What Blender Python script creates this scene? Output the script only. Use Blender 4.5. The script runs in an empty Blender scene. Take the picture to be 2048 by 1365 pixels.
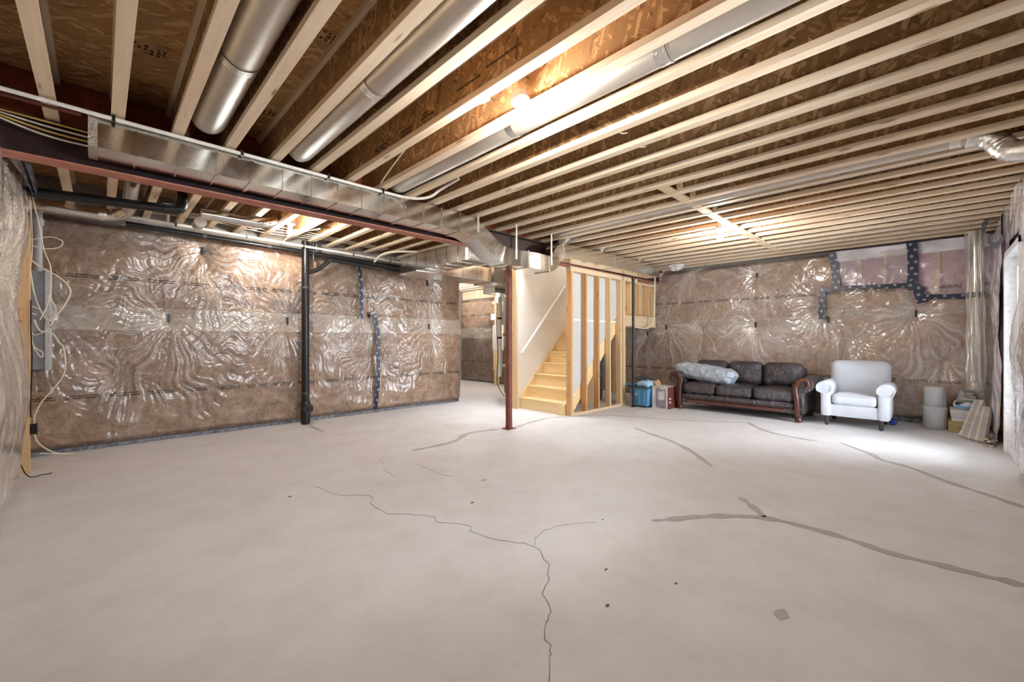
import bpy, math, random
import numpy as np
from mathutils import Vector, Matrix
random.seed(7); rng = np.random.default_rng(7)
PI = math.pi
SC = bpy.context.scene
COL = SC.collection

# ------------------------------------------------------------------ camera, sky, exposure
F_PX, U0, V0, EYE = 835.0, 1024.0, 679.0, 1.19
YAW = math.atan((1870 - U0) / F_PX)
FW = (math.cos(YAW), math.sin(YAW)); RT = (math.sin(YAW), -math.cos(YAW))
cam = bpy.data.cameras.new('camera'); cam_o = bpy.data.objects.new('camera', cam); COL.objects.link(cam_o)
cam.sensor_width = 36.0; cam.lens = F_PX / 2048 * 36.0
cam.shift_y = -3.5 / 2048; cam.clip_start = 0.02
cam_o.location = (0, 0, EYE); cam_o.rotation_euler = (PI / 2, 0, YAW - PI / 2)
SC.camera = cam_o
SC.view_settings.view_transform = 'Standard'; SC.view_settings.look = 'None'
SC.view_settings.gamma = 1; SC.view_settings.use_curve_mapping = False
SC.view_settings.exposure = 1.9
W = bpy.data.worlds.new('sky'); SC.world = W; W.use_nodes = True
bg = W.node_tree.nodes['Background']; bg.inputs[0].default_value = (0.90, 0.95, 1.0, 1); bg.inputs[1].default_value = 10.0
YF_ = -0.56
def portal(name, loc, rot, sx, sy):
    l = bpy.data.lights.new(name, 'AREA'); l.shape = 'RECTANGLE'; l.size = sx; l.size_y = sy
    l.cycles.is_portal = True
    o = bpy.data.objects.new(name, l); COL.objects.link(o); o.location = loc; o.rotation_euler = rot
portal('door_daylight_portal', (6.23, YF_ - .16, 1.05), (PI / 2, 0, 0), 1.08, 2.06)
portal('fill_window_portal', (2.2, YF_ - .16, 1.75), (PI / 2, 0, 0), 1.2, .8)  # sky portal of the added fill window
BULB = 345.0
SC.cycles.max_bounces = 10; SC.cycles.diffuse_bounces = 5; SC.cycles.transparent_max_bounces = 16
SC.cycles.sample_clamp_indirect = 6.0
SC.cycles.use_denoising = True

# key sizes
ZJ, FL, JD = 2.575, 0.038, 0.302          # joist underside, flange, depth
ZS = ZJ + JD                              # underside of subfloor
JX0, JSP = -0.215, 0.2955                  # joist centres
XL, XR, YF, YB = -0.55, 8.34, -0.56, 6.45 # wall faces

def floor_pt(u, v):
    s = (V0 - v) / F_PX; d = -EYE / s; r = (u - U0) / F_PX * d
    return (d * FW[0] + r * RT[0], d * FW[1] + r * RT[1])
def pt_y(u, v, y):
    t = (u - U0) / F_PX; s = (V0 - v) / F_PX
    d = y / (FW[1] + t * RT[1])
    return (d * (FW[0] + t * RT[0]), y, EYE + d * s)

# ------------------------------------------------------------------ materials
def lin(c):
    return tuple(((x / 255) / 12.92 if x / 255 <= 0.04045 else ((x / 255 + 0.055) / 1.055) ** 2.4) for x in c) + (1,)
class NT:
    def __init__(s, name):
        s.m = bpy.data.materials.new(name); s.m.use_nodes = True
        s.t = s.m.node_tree; s.t.nodes.clear()
        s.out = s.t.nodes.new('ShaderNodeOutputMaterial')
    def n(s, typ, attrs=None, **inp):
        nd = s.t.nodes.new('ShaderNode' + typ)
        for k, v in (attrs or {}).items(): setattr(nd, k, v)
        for k, v in inp.items():
            key = int(k[1:]) if k[0] == '_' else k.replace('_', ' ')
            s.set(nd.inputs[key], v)
        return nd
    def set(s, sock, v):
        if isinstance(v, bpy.types.NodeSocket): s.t.links.new(v, sock)
        else: sock.default_value = v
    def math(s, op, a, b=0.0, c=0.0, clamp=False):
        nd = s.n('Math', {'operation': op, 'use_clamp': clamp}, _0=a, _1=b, _2=c); return nd.outputs[0]
    def pos(s): return s.n('NewGeometry').outputs['Position']
    def obj(s): return s.n('TexCoord').outputs['Object']
    def uv(s): return s.n('TexCoord').outputs['UV']
    def map(s, vec, scale=(1, 1, 1), rot=(0, 0, 0), loc=(0, 0, 0)):
        return s.n('Mapping', None, Vector=vec, Scale=scale, Rotation=rot, Location=loc).outputs[0]
    def noise(s, vec, sc, detail=4, rough=0.55, dist=0.0):
        return s.n('TexNoise', None, Vector=vec, Scale=sc, Detail=detail, Roughness=rough, Distortion=dist).outputs[0]
    def ramp(s, fac, stops):
        nd = s.n('ValToRGB', None, Fac=fac); e = nd.color_ramp.elements
        while len(e) < len(stops): e.new(0.5)
        for el, (p, c) in zip(e, stops): el.position = p; el.color = c if len(c) == 4 else tuple(c) + (1,)
        return nd.outputs[0]
    def mix(s, fac, a, b, mode='MIX'):
        nd = s.n('Mix', {'data_type': 'RGBA', 'blend_type': mode})
        s.set(nd.inputs[0], fac); s.set(nd.inputs[6], a); s.set(nd.inputs[7], b); return nd.outputs[2]
    def bump(s, h, strength=0.3, dist=0.01):
        return s.n('Bump', None, Height=h, Strength=strength, Distance=dist).outputs[0]
    def bsdf(s, col, rough=0.6, metal=0.0, normal=None, **kw):
        nd = s.n('BsdfPrincipled', None, Base_Color=col, Roughness=rough, Metallic=metal, **kw)
        if normal is not None: s.set(nd.inputs['Normal'], normal)
        return nd.outputs[0]
    def done(s, sh): s.t.links.new(sh, s.out.inputs[0]); return s.m
def plain(name, rgb, rough=0.55, metal=0.0, var=0.06, sc=25, bump=0.0, **kw):
    t = NT(name); p = t.obj(); nz = t.noise(p, sc, 5, 0.6)
    c = lin(rgb); lo = tuple(x * (1 - var * 2) for x in c[:3]) + (1,); hi = tuple(min(1, x * (1 + var * 2)) for x in c[:3]) + (1,)
    col = t.ramp(nz, [(0.3, lo), (0.7, hi)])
    nrm = t.bump(nz, bump, 0.004) if bump else None
    return t.done(t.bsdf(col, rough, metal, nrm, **kw))
def wood(name, c1, c2, knot, axis='y', rough=0.7, seams=None):
    t = NT(name); p = t.pos()
    sc = {'x': (1.2, 26, 26), 'y': (26, 1.2, 26), 'z': (26, 26, 1.2)}[axis]
    g = t.noise(t.map(p, sc), 1.0, 6, 0.6, 0.6)
    big = t.noise(p, 1.7, 2)
    col = t.mix(t.math('MULTIPLY', t.ramp(g, [(0.35, (0, 0, 0)), (0.7, (1, 1, 1))]), 0.8), lin(c1), lin(c2))
    col = t.mix(t.math('MULTIPLY', big, 0.35), col, lin(c2))
    ks = {'x': (2.2, 13, 13), 'y': (13, 2.2, 13), 'z': (13, 13, 2.2)}[axis]
    v = t.n('TexVoronoi', None, Vector=t.map(p, ks), Scale=1.0).outputs['Distance']
    k = t.ramp(v, [(0.06, (1, 1, 1)), (0.14, (0, 0, 0))])
    sp = t.ramp(t.noise(t.map(p, {'x': (9, 60, 60), 'y': (60, 9, 60), 'z': (60, 60, 9)}[axis]), 1.0, 2), [(0.70, (0, 0, 0)), (0.76, (1, 1, 1))])
    col = t.mix(t.math('MULTIPLY', k, 0.75), col, lin(knot))
    col = t.mix(t.math('MULTIPLY', sp, 0.35), col, lin(knot))
    return t.done(t.bsdf(col, rough, 0, t.bump(g, 0.25, 0.002)))
def osb(name, dark, mid, light, plane='yz'):
    t = NT(name); p = t.pos()
    w = t.n('Mix', {'data_type': 'VECTOR'}); w.inputs[0].default_value = 0.04
    t.t.links.new(p, w.inputs[4]); t.t.links.new(t.n('TexNoise', None, Vector=p, Scale=6.0, Detail=3.0).outputs[1], w.inputs[5])
    vv = w.outputs[1]; cols = []
    for i, (rot, sc) in enumerate(((0.55, 1.0), (-0.7, 1.25), (1.35, 0.9))):
        if plane == 'yz': m = t.map(t.map(vv, (1, 1, 1), (rot, 0, 0)), (8, 11 * sc, 46 * sc))
        else: m = t.map(t.map(vv, (1, 1, 1), (0, 0, rot * 0.55)), (7 * sc, 40 * sc, 8))
        c = t.n('TexVoronoi', None, Vector=m, Scale=1.0, Randomness=1.0)
        sepc = t.n('SeparateColor', None, Color=c.outputs['Color'])
        cols.append((sepc.outputs[0], sepc.outputs[1], c.outputs['Distance']))
    a = t.mix(t.math('GREATER_THAN', cols[1][1], 0.55), cols[0][0], cols[1][0])
    a = t.mix(t.math('GREATER_THAN', cols[2][1], 0.62), a, cols[2][0])
    fine = t.noise(t.map(vv, (20, 30, 140) if plane == 'yz' else (30, 150, 30)), 1.0, 4, 0.7)
    f = t.math('ADD', t.math('MULTIPLY', t.n('RGBToBW', None, Color=a).outputs[0], 0.7), t.math('MULTIPLY', fine, 0.45))
    col = t.ramp(f, [(0.16, lin(dark)), (0.30, lin(mid)), (0.66, lin(mid)), (0.92, lin(light))])
    return t.done(t.bsdf(col, 0.75, 0, t.bump(f, 0.35, 0.004)))
M = {}
M['lumber'] = wood('pale_lumber', (232, 213, 187), (212, 187, 154), (120, 78, 45), 'y')
M['lumber_x'] = wood('pale_lumber_crosswise', (226, 202, 168), (206, 176, 138), (120, 78, 45), 'x')
M['stud'] = wood('stud_lumber', (228, 200, 158), (206, 170, 124), (116, 72, 38), 'z')
M['stud_orange'] = wood('knotty_stud_lumber', (208, 164, 114), (184, 134, 84), (96, 56, 28), 'z')
M['stair'] = wood('stair_pine', (238, 212, 164), (226, 194, 140), (180, 130, 80), 'y', 0.5)
M['osb_web'] = osb('strand_board_web', (76, 50, 28), (146, 110, 70), (198, 160, 112))
M['osb_floor'] = osb('strand_board_subfloor', (88, 58, 32), (174, 132, 86), (216, 178, 128), 'xy')
M['osb_red'] = plain('red_brown_board', (140, 66, 38), 0.7, 0, 0.15, 14, 0.2)
t = NT('concrete_floor'); p = t.pos()
n1 = t.noise(p, 0.55, 6, 0.6, 0.4); n2 = t.noise(t.map(p, (1, 1, 1), (0, 0, 0.7)), 3.2, 8, 0.65); n3 = t.noise(t.map(p, (1, 3, 1), (0, 0, 0.4)), 9, 5, 0.7)
c = t.ramp(n1, [(0.30, lin((204, 202, 204))), (0.72, lin((221, 219, 220)))])
c = t.mix(t.math('MULTIPLY', t.ramp(n2, [(0.42, (0, 0, 0)), (0.70, (1, 1, 1))]), 0.30), c, lin((180, 168, 160)))
c = t.mix(t.math('MULTIPLY', t.ramp(n3, [(0.60, (0, 0, 0)), (0.80, (1, 1, 1))]), 0.25), c, lin((160, 148, 140)))
sp = t.n('TexVoronoi', None, Vector=t.map(p, (1.5, 1.5, 1.5)), Scale=1.0, Randomness=1.0)
spm = t.math('LESS_THAN', t.math('ADD', sp.outputs['Distance'], t.math('MULTIPLY', t.noise(p, 30, 3), 0.05)), 0.045)
c = t.mix(t.math('MULTIPLY', spm, 0.5), c, lin((96, 86, 78)))
M['concrete'] = t.done(t.bsdf(c, 0.62, 0, t.bump(n2, 0.12, 0.01)))
M['patch'] = plain('grey_crack_filler', (170, 164, 162), 0.7, 0, 0.05, 30)
M['crack'] = plain('dark_crack', (112, 102, 95), 0.9, 0, 0.1)
t = NT('galvanised_steel'); p = t.pos()
v = t.n('TexVoronoi', None, Vector=p, Scale=55.0).outputs['Color']
vb_ = t.n('RGBToBW', None, Color=v).outputs[0]
c = t.ramp(vb_, [(0.2, lin((216, 215, 210))), (0.8, lin((230, 229, 224)))])
big = t.noise(p, 3.3, 3, 0.55, 0.7)
rgh = t.n('MapRange', None, Value=t.noise(p, 8, 5), From_Min=0.3, From_Max=0.7, To_Min=0.13, To_Max=0.22).outputs[0]
M['galv'] = t.done(t.bsdf(c, rgh, 1.0, t.bump(big, 0.10, 0.02)))
M['galv_dull'] = plain('dull_duct_metal', (206, 198, 186), 0.42, 0.88, 0.02, 9, 0.05)
M['foil'] = plain('crinkled_foil_tape', (228, 226, 220), 0.26, 1.0, 0.05, 60, 1.0)
M['red_steel'] = plain('shaded_dark_red_steel', (54, 27, 24), 0.5, 0.0, 0.16, 7, 0.15)  # dark red, deepened to paint the shade on the web above the flange
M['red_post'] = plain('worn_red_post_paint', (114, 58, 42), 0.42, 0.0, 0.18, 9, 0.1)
M['flange_red'] = plain('dusty_lit_red_steel', (172, 112, 94), 0.6, 0.0, 0.10, 12, 0.15)  # dusty red, paled to paint the light on the flange underside
M['pvc'] = plain('white_pvc', (226, 222, 214), 0.4)
M['wire'] = plain('cream_cable', (226, 218, 200), 0.5)
M['wire_yellow'] = plain('yellow_cable', (214, 178, 96), 0.5)
M['wire_black'] = plain('black_cable', (24, 23, 24), 0.5)
M['abs'] = plain('black_abs_pipe', (26, 24, 25), 0.34)
M['copper'] = plain('aged_copper', (96, 52, 40), 0.45, 0.6)
M['bulb'] = None
t = NT('lit_bulb'); M['bulb'] = t.done(t.n('Emission', None, Color=(1.0, 0.955, 0.90, 1), Strength=BULB).outputs[0])
M['porcelain'] = plain('white_porcelain', (240, 238, 232), 0.25)
M['dry'] = plain('pale_drywall', (228, 223, 215), 0.85, 0, 0.02, 3)
M['dry_back'] = plain('grey_drywall_backing', (196, 196, 194), 0.85, 0, 0.03, 3)
M['dry_tape'] = plain('drywall_seam_paper', (232, 229, 222), 0.85)
M['white'] = plain('white_paint', (235, 236, 238), 0.4)
M['sill'] = plain('blue_grey_sill', (128, 134, 144), 0.8, 0, 0.35, 22, 0.3)
M['concrete_wall'] = plain('grey_concrete_wall', (150, 144, 138), 0.9, 0, 0.1, 6)
M['tan_board'] = plain('tan_plywood', (186, 152, 116), 0.7, 0, 0.1, 5)
M['panel_grey'] = plain('grey_panel_enamel', (132, 138, 146), 0.4)
M['panel_trim'] = plain('pale_grey_enamel', (186, 190, 194), 0.4)
M['grey_pvc'] = plain('grey_pvc_conduit', (150, 154, 162), 0.45)
M['steel_nail'] = plain('brass_nail', (150, 120, 96), 0.35, 0.9)
def fabric(name, rgb, sc=260):
    t = NT(name); p = t.obj(); w = t.noise(p, sc, 2); b = t.noise(p, 4, 3)
    c = lin(rgb); col = t.ramp(b, [(0.3, tuple(x * .92 for x in c[:3])), (0.7, tuple(min(1, x * 1.06) for x in c[:3]))])
    return t.done(t.bsdf(col, 0.9, 0, t.bump(w, 0.3, 0.002), Sheen_Weight=0.25))
M['chair'] = fabric('pale_grey_upholstery', (200, 205, 214))
M['chair_leg'] = plain('dark_wood_leg', (62, 54, 54), 0.4)
def leather(name, rgb, rgb2):
    t = NT(name); p = t.obj()
    g = t.n('TexVoronoi', None, Vector=p, Scale=220.0).outputs['Distance']
    f = t.noise(t.map(p, (3, 7, 5)), 1.6, 5, 0.6, 1.4); b = t.noise(p, 6, 4)
    col = t.ramp(b, [(0.3, lin(rgb)), (0.7, lin(rgb2))])
    h = t.math('ADD', t.math('MULTIPLY', f, 1.0), t.math('MULTIPLY', g, 0.06))
    return t.done(t.bsdf(col, 0.27, 0, t.bump(h, 0.8, 0.05), Specular_IOR_Level=0.85))
M['leather'] = leather('dark_brown_leather', (44, 36, 40), (66, 56, 60))
M['sofa_wood'] = wood('polished_red_wood', (88, 50, 36), (64, 34, 24), (38, 18, 12), 'z', 0.25)
M['sofa_wood_y'] = wood('polished_red_wood_rail', (98, 58, 48), (76, 42, 36), (46, 22, 16), 'y', 0.35)
t = NT('grey_blue_vinyl'); p = t.obj(); f = t.noise(p, 5, 4, 0.55, 1.0)
vr = t.n('TexVoronoi', {'feature': 'DISTANCE_TO_EDGE'}, Vector=p, Scale=5.5).outputs[0]
h = t.math('ADD', f, t.math('MULTIPLY', t.ramp(vr, [(0.0, (0, 0, 0)), (0.12, (1, 1, 1))]), 0.35))
M['vinyl'] = t.done(t.bsdf(t.ramp(f, [(0.3, lin((156, 166, 178))), (0.7, lin((180, 190, 200)))]), 0.4, 0, t.bump(h, 0.6, 0.03)))
M['teal'] = plain('blue_plastic', (88, 150, 190), 0.4)
M['teal_dark'] = plain('dark_teal_plastic', (50, 88, 104), 0.45)
M['pale_blue'] = plain('pale_blue_cloth', (160, 190, 212), 0.85)
M['dark_plastic'] = plain('charcoal_plastic', (62, 62, 66), 0.5)
M['card'] = plain('brown_cardboard', (178, 146, 108), 0.85, 0, 0.05)
M['card_white'] = plain('printed_white_cardboard', (206, 202, 204), 0.7, 0, 0.14, 7)
M['card_red'] = plain('printed_red_cardboard', (104, 48, 40), 0.6, 0, 0.1)
M['card_print'] = plain('grey_carton_print', (150, 142, 150), 0.7, 0, 0.2, 9)
M['card_yellow'] = plain('yellow_brown_cardboard', (170, 150, 106), 0.85)
M['tile_box'] = plain('off_white_carton', (206, 204, 198), 0.8)
M['plank'] = plain('grey_vinyl_plank', (176, 170, 162), 0.6, 0, 0.12, 8)
M['plank_edge'] = plain('pale_plank', (206, 202, 196), 0.6, 0, 0.08, 8)
M['foam'] = plain('grey_foam_underlay', (188, 190, 194), 0.85, 0, 0.03, 12)
M['blue'] = plain('deep_blue_plastic', (44, 72, 170), 0.45)
M['bag'] = plain('white_plastic_bag', (214, 218, 224), 0.35, 0, 0.05, 12, 0.4)
M['bag_blue'] = plain('blue_printed_plastic', (108, 158, 190), 0.4)
M['ink'] = plain('dark_print_ink', (40, 32, 26), 0.8)
M['furnace'] = plain('olive_furnace_enamel', (124, 122, 84), 0.5)
M['brass'] = plain('aged_brass', (190, 150, 80), 0.35, 0.8)
M['chrome'] = plain('satin_nickel', (190, 192, 196), 0.25, 1.0)
t = NT('striped_blue_cloth'); p = t.obj()
st = t.math('GREATER_THAN', t.math('SINE', t.math('MULTIPLY', t.n('SeparateXYZ', None, Vector=p).outputs[1], 260)), 0.2)
M['striped'] = t.done(t.bsdf(t.mix(st, lin((96, 110, 140)), lin((186, 200, 216))), 0.9))
t = NT('scrap_plastic')
M['scrap'] = t.done(t.n('MixShader', None, Fac=0.55, _1=t.n('BsdfTransparent').outputs[0], _2=t.bsdf((0.8, 0.8, 0.8, 1), 0.15)).outputs[0])
# window / door glass
t = NT('clear_glass'); fr = t.n('Fresnel', None, IOR=1.45).outputs[0]
M['glass'] = t.done(t.n('MixShader', None, Fac=fr, _1=t.n('BsdfTransparent', None, Color=(0.96, 0.98, 1, 1)).outputs[0], _2=t.n('BsdfGlossy', None, Roughness=0.02).outputs[0]).outputs[0])
# glass-wool
def wool(name, cols, sc=1.0):
    t = NT(name); p = t.pos()
    a = t.noise(p, 4.2 * sc, 8, 0.7, 1.6); b = t.noise(t.map(p, (1, 1, 1), (0, 0, 0), (5, 3, 1)), 14 * sc, 6, 0.72, 1.4); c2 = t.noise(p, 48 * sc, 4, 0.75, 1.0)
    f = t.math('ADD', t.math('ADD', t.math('MULTIPLY', a, 0.42), t.math('MULTIPLY', b, 0.38)), t.math('MULTIPLY', c2, 0.20))
    col = t.ramp(f, [(0.38, lin(cols[0])), (0.47, lin(cols[1])), (0.54, lin(cols[2])), (0.63, lin(cols[3]))])
    return t.done(t.bsdf(col, 0.95, 0, t.bump(f, 0.8, 0.03)))
M['wool'] = wool('brown_glass_wool', [(112, 80, 52), (170, 132, 98), (204, 170, 138), (232, 210, 184)])
M['wool_pink'] = wool('pink_glass_wool', [(196, 140, 172), (218, 176, 200), (232, 200, 218), (240, 222, 232)], 1.4)
def poly(name, haze, tint=(232, 224, 216), rows=(), rough=0.16, gl=1.0):
    t = NT(name); uv = t.uv(); s = t.n('SeparateXYZ', None, Vector=uv)
    u, v = s.outputs[0], s.outputs[1]
    fold_highlight = t.n('Attribute', {'attribute_name': 'fold_highlight'}).outputs['Fac']
    hz = t.math('ADD', haze, t.math('MULTIPLY', fold_highlight, 0.50), clamp=True)  # milky folds, whitened further to paint in bright highlight streaks
    hz = t.math('MULTIPLY', hz, t.n('MapRange', None, Value=t.noise(t.pos(), 2.2, 4), From_Min=0.3, From_Max=0.7, To_Min=0.6, To_Max=1.35).outputs[0], clamp=True)
    nrm = t.bump(t.noise(t.pos(), 26, 3, 0.55, 0.8), 0.12, 0.008)
    tr = t.n('BsdfTransparent', None, Color=(0.97, 0.96, 0.95, 1)).outputs[0]
    df = t.n('BsdfDiffuse', None, Color=lin(tint)).outputs[0]
    b = t.n('MixShader', None, Fac=hz, _1=tr, _2=df).outputs[0]
    if rows:
        tot = None
        words = t.math('GREATER_THAN', t.noise(t.n('CombineXYZ', None, X=t.math('MULTIPLY', u, 55.0), Y=t.math('FLOOR', t.math('MULTIPLY', v, 45.0))).outputs[0], 1.0, 1), 0.42)
        gaps = t.math('GREATER_THAN', t.math('FRACT', t.math('MULTIPLY', u, 3.1)), 0.22)
        for r in rows:
            d = t.math('ABSOLUTE', t.math('SUBTRACT', v, r))
            band = t.math('MULTIPLY', t.math('GREATER_THAN', d, 0.006), t.math('LESS_THAN', d, 0.018))
            tot = band if tot is None else t.math('MAXIMUM', tot, band)
        pm = t.math('MULTIPLY', t.math('MULTIPLY', tot, words), gaps)
        b = t.n('MixShader', None, Fac=t.math('MULTIPLY', pm, 0.85), _1=b, _2=t.n('BsdfDiffuse', None, Color=lin((38, 26, 20))).outputs[0]).outputs[0]
    g = t.n('BsdfGlossy', None, Color=(1, 1, 1, 1), Roughness=rough, Normal=nrm).outputs[0]
    fr = t.math('MULTIPLY', t.n('Fresnel', None, IOR=1.55, Normal=nrm).outputs[0], gl, clamp=True)
    return t.done(t.n('MixShader', None, Fac=fr, _1=b, _2=g).outputs[0])
M['poly'] = poly('clear_poly_sheet', 0.10, rows=(0.575, 1.865), gl=1.2, rough=0.20)
M['poly_b'] = poly('clear_poly_sheet_lilac', 0.22, (240, 230, 222), rows=(0.60, 1.915), gl=1.4)
M['poly_band'] = poly('doubled_poly_band', 0.34, (226, 216, 204), gl=1.3)
M['poly_hazy'] = poly('hazy_poly_sheet', 0.85, (242, 240, 246), gl=1.2)
M['poly_lilac'] = poly('lilac_poly_sheet', 0.30, (226, 220, 232), gl=1.4)
M['poly_near'] = poly('near_poly_sheet', 0.58, (238, 228, 214), rows=(0.35,), gl=1.4)
# seam tape with pale printed roundels
t = NT('blue_seam_tape'); uv = t.uv(); s = t.n('SeparateXYZ', None, Vector=uv)
fu = t.math('SUBTRACT', t.math('FRACT', t.math('ADD', s.outputs[0], t.math('MULTIPLY', t.math('FLOOR', s.outputs[1]), 0.5))), 0.5)
fv = t.math('SUBTRACT', t.math('FRACT', s.outputs[1]), 0.5)
d = t.math('SQRT', t.math('ADD', t.math('MULTIPLY', fu, fu), t.math('MULTIPLY', fv, fv)))
dot = t.math('MULTIPLY', t.math('LESS_THAN', d, 0.20), t.math('SUBTRACT', 1.0, t.math('MULTIPLY', t.math('LESS_THAN', d, 0.13), t.math('GREATER_THAN', d, 0.07))))
M['tape'] = t.done(t.bsdf(t.mix(t.math('MULTIPLY', dot, 0.8), lin((30, 36, 64)), lin((206, 210, 220))), 0.35))

# ------------------------------------------------------------------ mesh builder
class MB:
    def __init__(s): s.v = []; s.f = []; s.uv = {}; s.mx = None
    def add(s, vs, fs):
        o = len(s.v)
        for p in vs:
            p = Vector(p)
            if s.mx is not None: p = s.mx @ p
            s.v.append((p.x, p.y, p.z))
        s.f += [tuple(i + o for i in f) for f in fs]; return s
    def box(s, x0, x1, y0, y1, z0, z1, bev=0.0):
        if bev > 0:
            return s.rbox(((x0 + x1) / 2, (y0 + y1) / 2, (z0 + z1) / 2), (abs(x1 - x0) / 2, abs(y1 - y0) / 2, abs(z1 - z0) / 2), bev, 2)
        vs = [(x, y, z) for x in (x0, x1) for y in (y0, y1) for z in (z0, z1)]
        return s.add(vs, [(0, 1, 3, 2), (4, 6, 7, 5), (0, 4, 5, 1), (2, 3, 7, 6), (0, 2, 6, 4), (1, 5, 7, 3)])
    def rbox(s, c, h, r, n=6, bulge=(0, 0, 0), fn=None):
        r = min(r, min(h) * 0.999); g = max(2, n)
        key = {}; vs = []; fs = []
        ts = [-1 + 2 * i / (2 * g + 1) for i in range(2 * g + 2)]
        def mapped(p):
            q = [max(-(h[i] - r), min(h[i] - r, p[i])) for i in range(3)]
            d = Vector((p[0] - q[0], p[1] - q[1], p[2] - q[2]))
            if d.length > 1e-9: d = d.normalized() * r
            w = [q[i] + d[i] for i in range(3)]
            k = [w[i] / h[i] for i in range(3)]
            o = list(w)
            for i in range(3):
                a, b = [j for j in range(3) if j != i]
                o[i] += bulge[i] * k[i] * max(0, (1 - k[a] ** 2)) * max(0, (1 - k[b] ** 2))
            if fn: o = fn(o, k)
            return (c[0] + o[0], c[1] + o[1], c[2] + o[2])
        def coord(i, ax):                      # dense near rounded edges
            m = len(ts) - 1; hh = h[ax]; inner = hh - r
            tt = ts[i]
            a = abs(tt); sgn = 1 if tt >= 0 else -1
            return sgn * (hh * a)
        def vid(p):
            k = tuple(round(x, 6) for x in p)
            if k not in key: key[k] = len(vs); vs.append(mapped(p))
            return key[k]
        m = len(ts)
        for ax in range(3):
            a, b = (ax + 1) % 3, (ax + 2) % 3
            for sg in (-1, 1):
                for i in range(m - 1):
                    for j in range(m - 1):
                        q = []
                        for (ii, jj) in ((i, j), (i + 1, j), (i + 1, j + 1), (i, j + 1)):
                            p = [0, 0, 0]; p[ax] = sg * h[ax]; p[a] = coord(ii, a); p[b] = coord(jj, b); q.append(vid(p))
                        fs.append(tuple(q) if sg > 0 else tuple(reversed(q)))
        return s.add(vs, fs)
    def tube(s, path, r, n=10, caps=True):
        P = [Vector(p) for p in path]; rs = r if isinstance(r, (list, tuple)) else [r] * len(P)
        vs = []; up = None
        for i, p in enumerate(P):
            tg = (P[min(i + 1, len(P) - 1)] - P[max(i - 1, 0)]).normalized()
            if up is None:
                up = Vector((0, 0, 1)) if abs(tg.z) < 0.9 else Vector((1, 0, 0))
            sd = tg.cross(up).normalized(); up = sd.cross(tg).normalized()
            for k in range(n):
                a = 2 * PI * k / n; vs.append(p + (sd * math.cos(a) + up * math.sin(a)) * rs[i])
        fs = []
        for i in range(len(P) - 1):
            for k in range(n):
                a = i * n + k; b = i * n + (k + 1) % n; fs.append((a, a + n, b + n, b))
        if caps: fs.append(tuple(range(n))); fs.append(tuple(reversed(range((len(P) - 1) * n, len(P) * n))))
        return s.add(vs, fs)
    def lathe(s, prof, c, n=16, axis='z'):
        vs = []
        for (r, h) in prof:
            for k in range(n):
                a = 2 * PI * k / n; x, y = r * math.cos(a), r * math.sin(a)
                q = {'z': (x, y, h), 'x': (h, x, y), 'y': (y, h, x)}[axis]
                vs.append((c[0] + q[0], c[1] + q[1], c[2] + q[2]))
        fs = []
        for i in range(len(prof) - 1):
            for k in range(n):
                a = i * n + k; b = i * n + (k + 1) % n; fs.append((a, b, b + n, a + n))
        fs.append(tuple(reversed(range(n)))); fs.append(tuple(range((len(prof) - 1) * n, len(prof) * n)))
        return s.add(vs, fs)
    def prism(s, poly, axis, a0, a1):
        def q(p, a): return {'x': (a, p[0], p[1]), 'y': (p[0], a, p[1]), 'z': (p[0], p[1], a)}[axis]
        n = len(poly); vs = [q(p, a0) for p in poly] + [q(p, a1) for p in poly]
        fs = [tuple(range(n)), tuple(reversed(range(n, 2 * n)))] + [(i, i + n, (i + 1) % n + n, (i + 1) % n) for i in range(n)]
        return s.add(vs, fs)
    def ribbon(s, pts, w, th=0.0, N=None, uvscale=None):
        # strip along pts (3-D) with half width w across direction perpendicular to N
        P = [Vector(p) for p in pts]; N = Vector(N or (0, 0, 1)); vs = []; o = len(s.v); L = 0
        ws = w if isinstance(w, (list, tuple)) else [w] * len(P)
        uvs = []
        for i, p in enumerate(P):
            tg = (P[min(i + 1, len(P) - 1)] - P[max(i - 1, 0)]).normalized(); sd = tg.cross(N).normalized()
            if i: L += (P[i] - P[i - 1]).length
            vs += [p + sd * ws[i], p - sd * ws[i]]
            if uvscale: uvs += [(0, L * uvscale), (2 * ws[i] * uvscale, L * uvscale)]
        fs = [(2 * i, 2 * i + 1, 2 * i + 3, 2 * i + 2) for i in range(len(P) - 1)]
        if th:
            n = len(vs); vs = vs + [v - N * th for v in vs]; uvs = uvs + uvs
            fs += [tuple(j + n for j in reversed(f)) for f in fs]
            for i in range(len(P) - 1):
                fs += [(2 * i, 2 * i + 2, 2 * i + 2 + n, 2 * i + n), (2 * i + 1, 2 * i + 1 + n, 2 * i + 3 + n, 2 * i + 3)]
            fs += [(0, n, n + 1, 1), (n - 2, n - 1, 2 * n - 1, 2 * n - 2)]
        if uvs:
            for i, u in enumerate(uvs): s.uv[o + i] = u
        return s.add(vs, fs)
    def mesh(s, name, mat, smooth=False):
        me = bpy.data.meshes.new(name); me.from_pydata(s.v, [], s.f); me.materials.append(mat)
        if s.uv:
            l = me.uv_layers.new(name='UVMap')
            for lp in me.loops: l.data[lp.index].uv = s.uv.get(lp.vertex_index, (0, 0))
        me.update()
        bmu(me)
        if smooth:
            me.shade_smooth()
            try: me.set_sharp_from_angle(angle=math.radians(40))
            except Exception: pass
        return me
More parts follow.
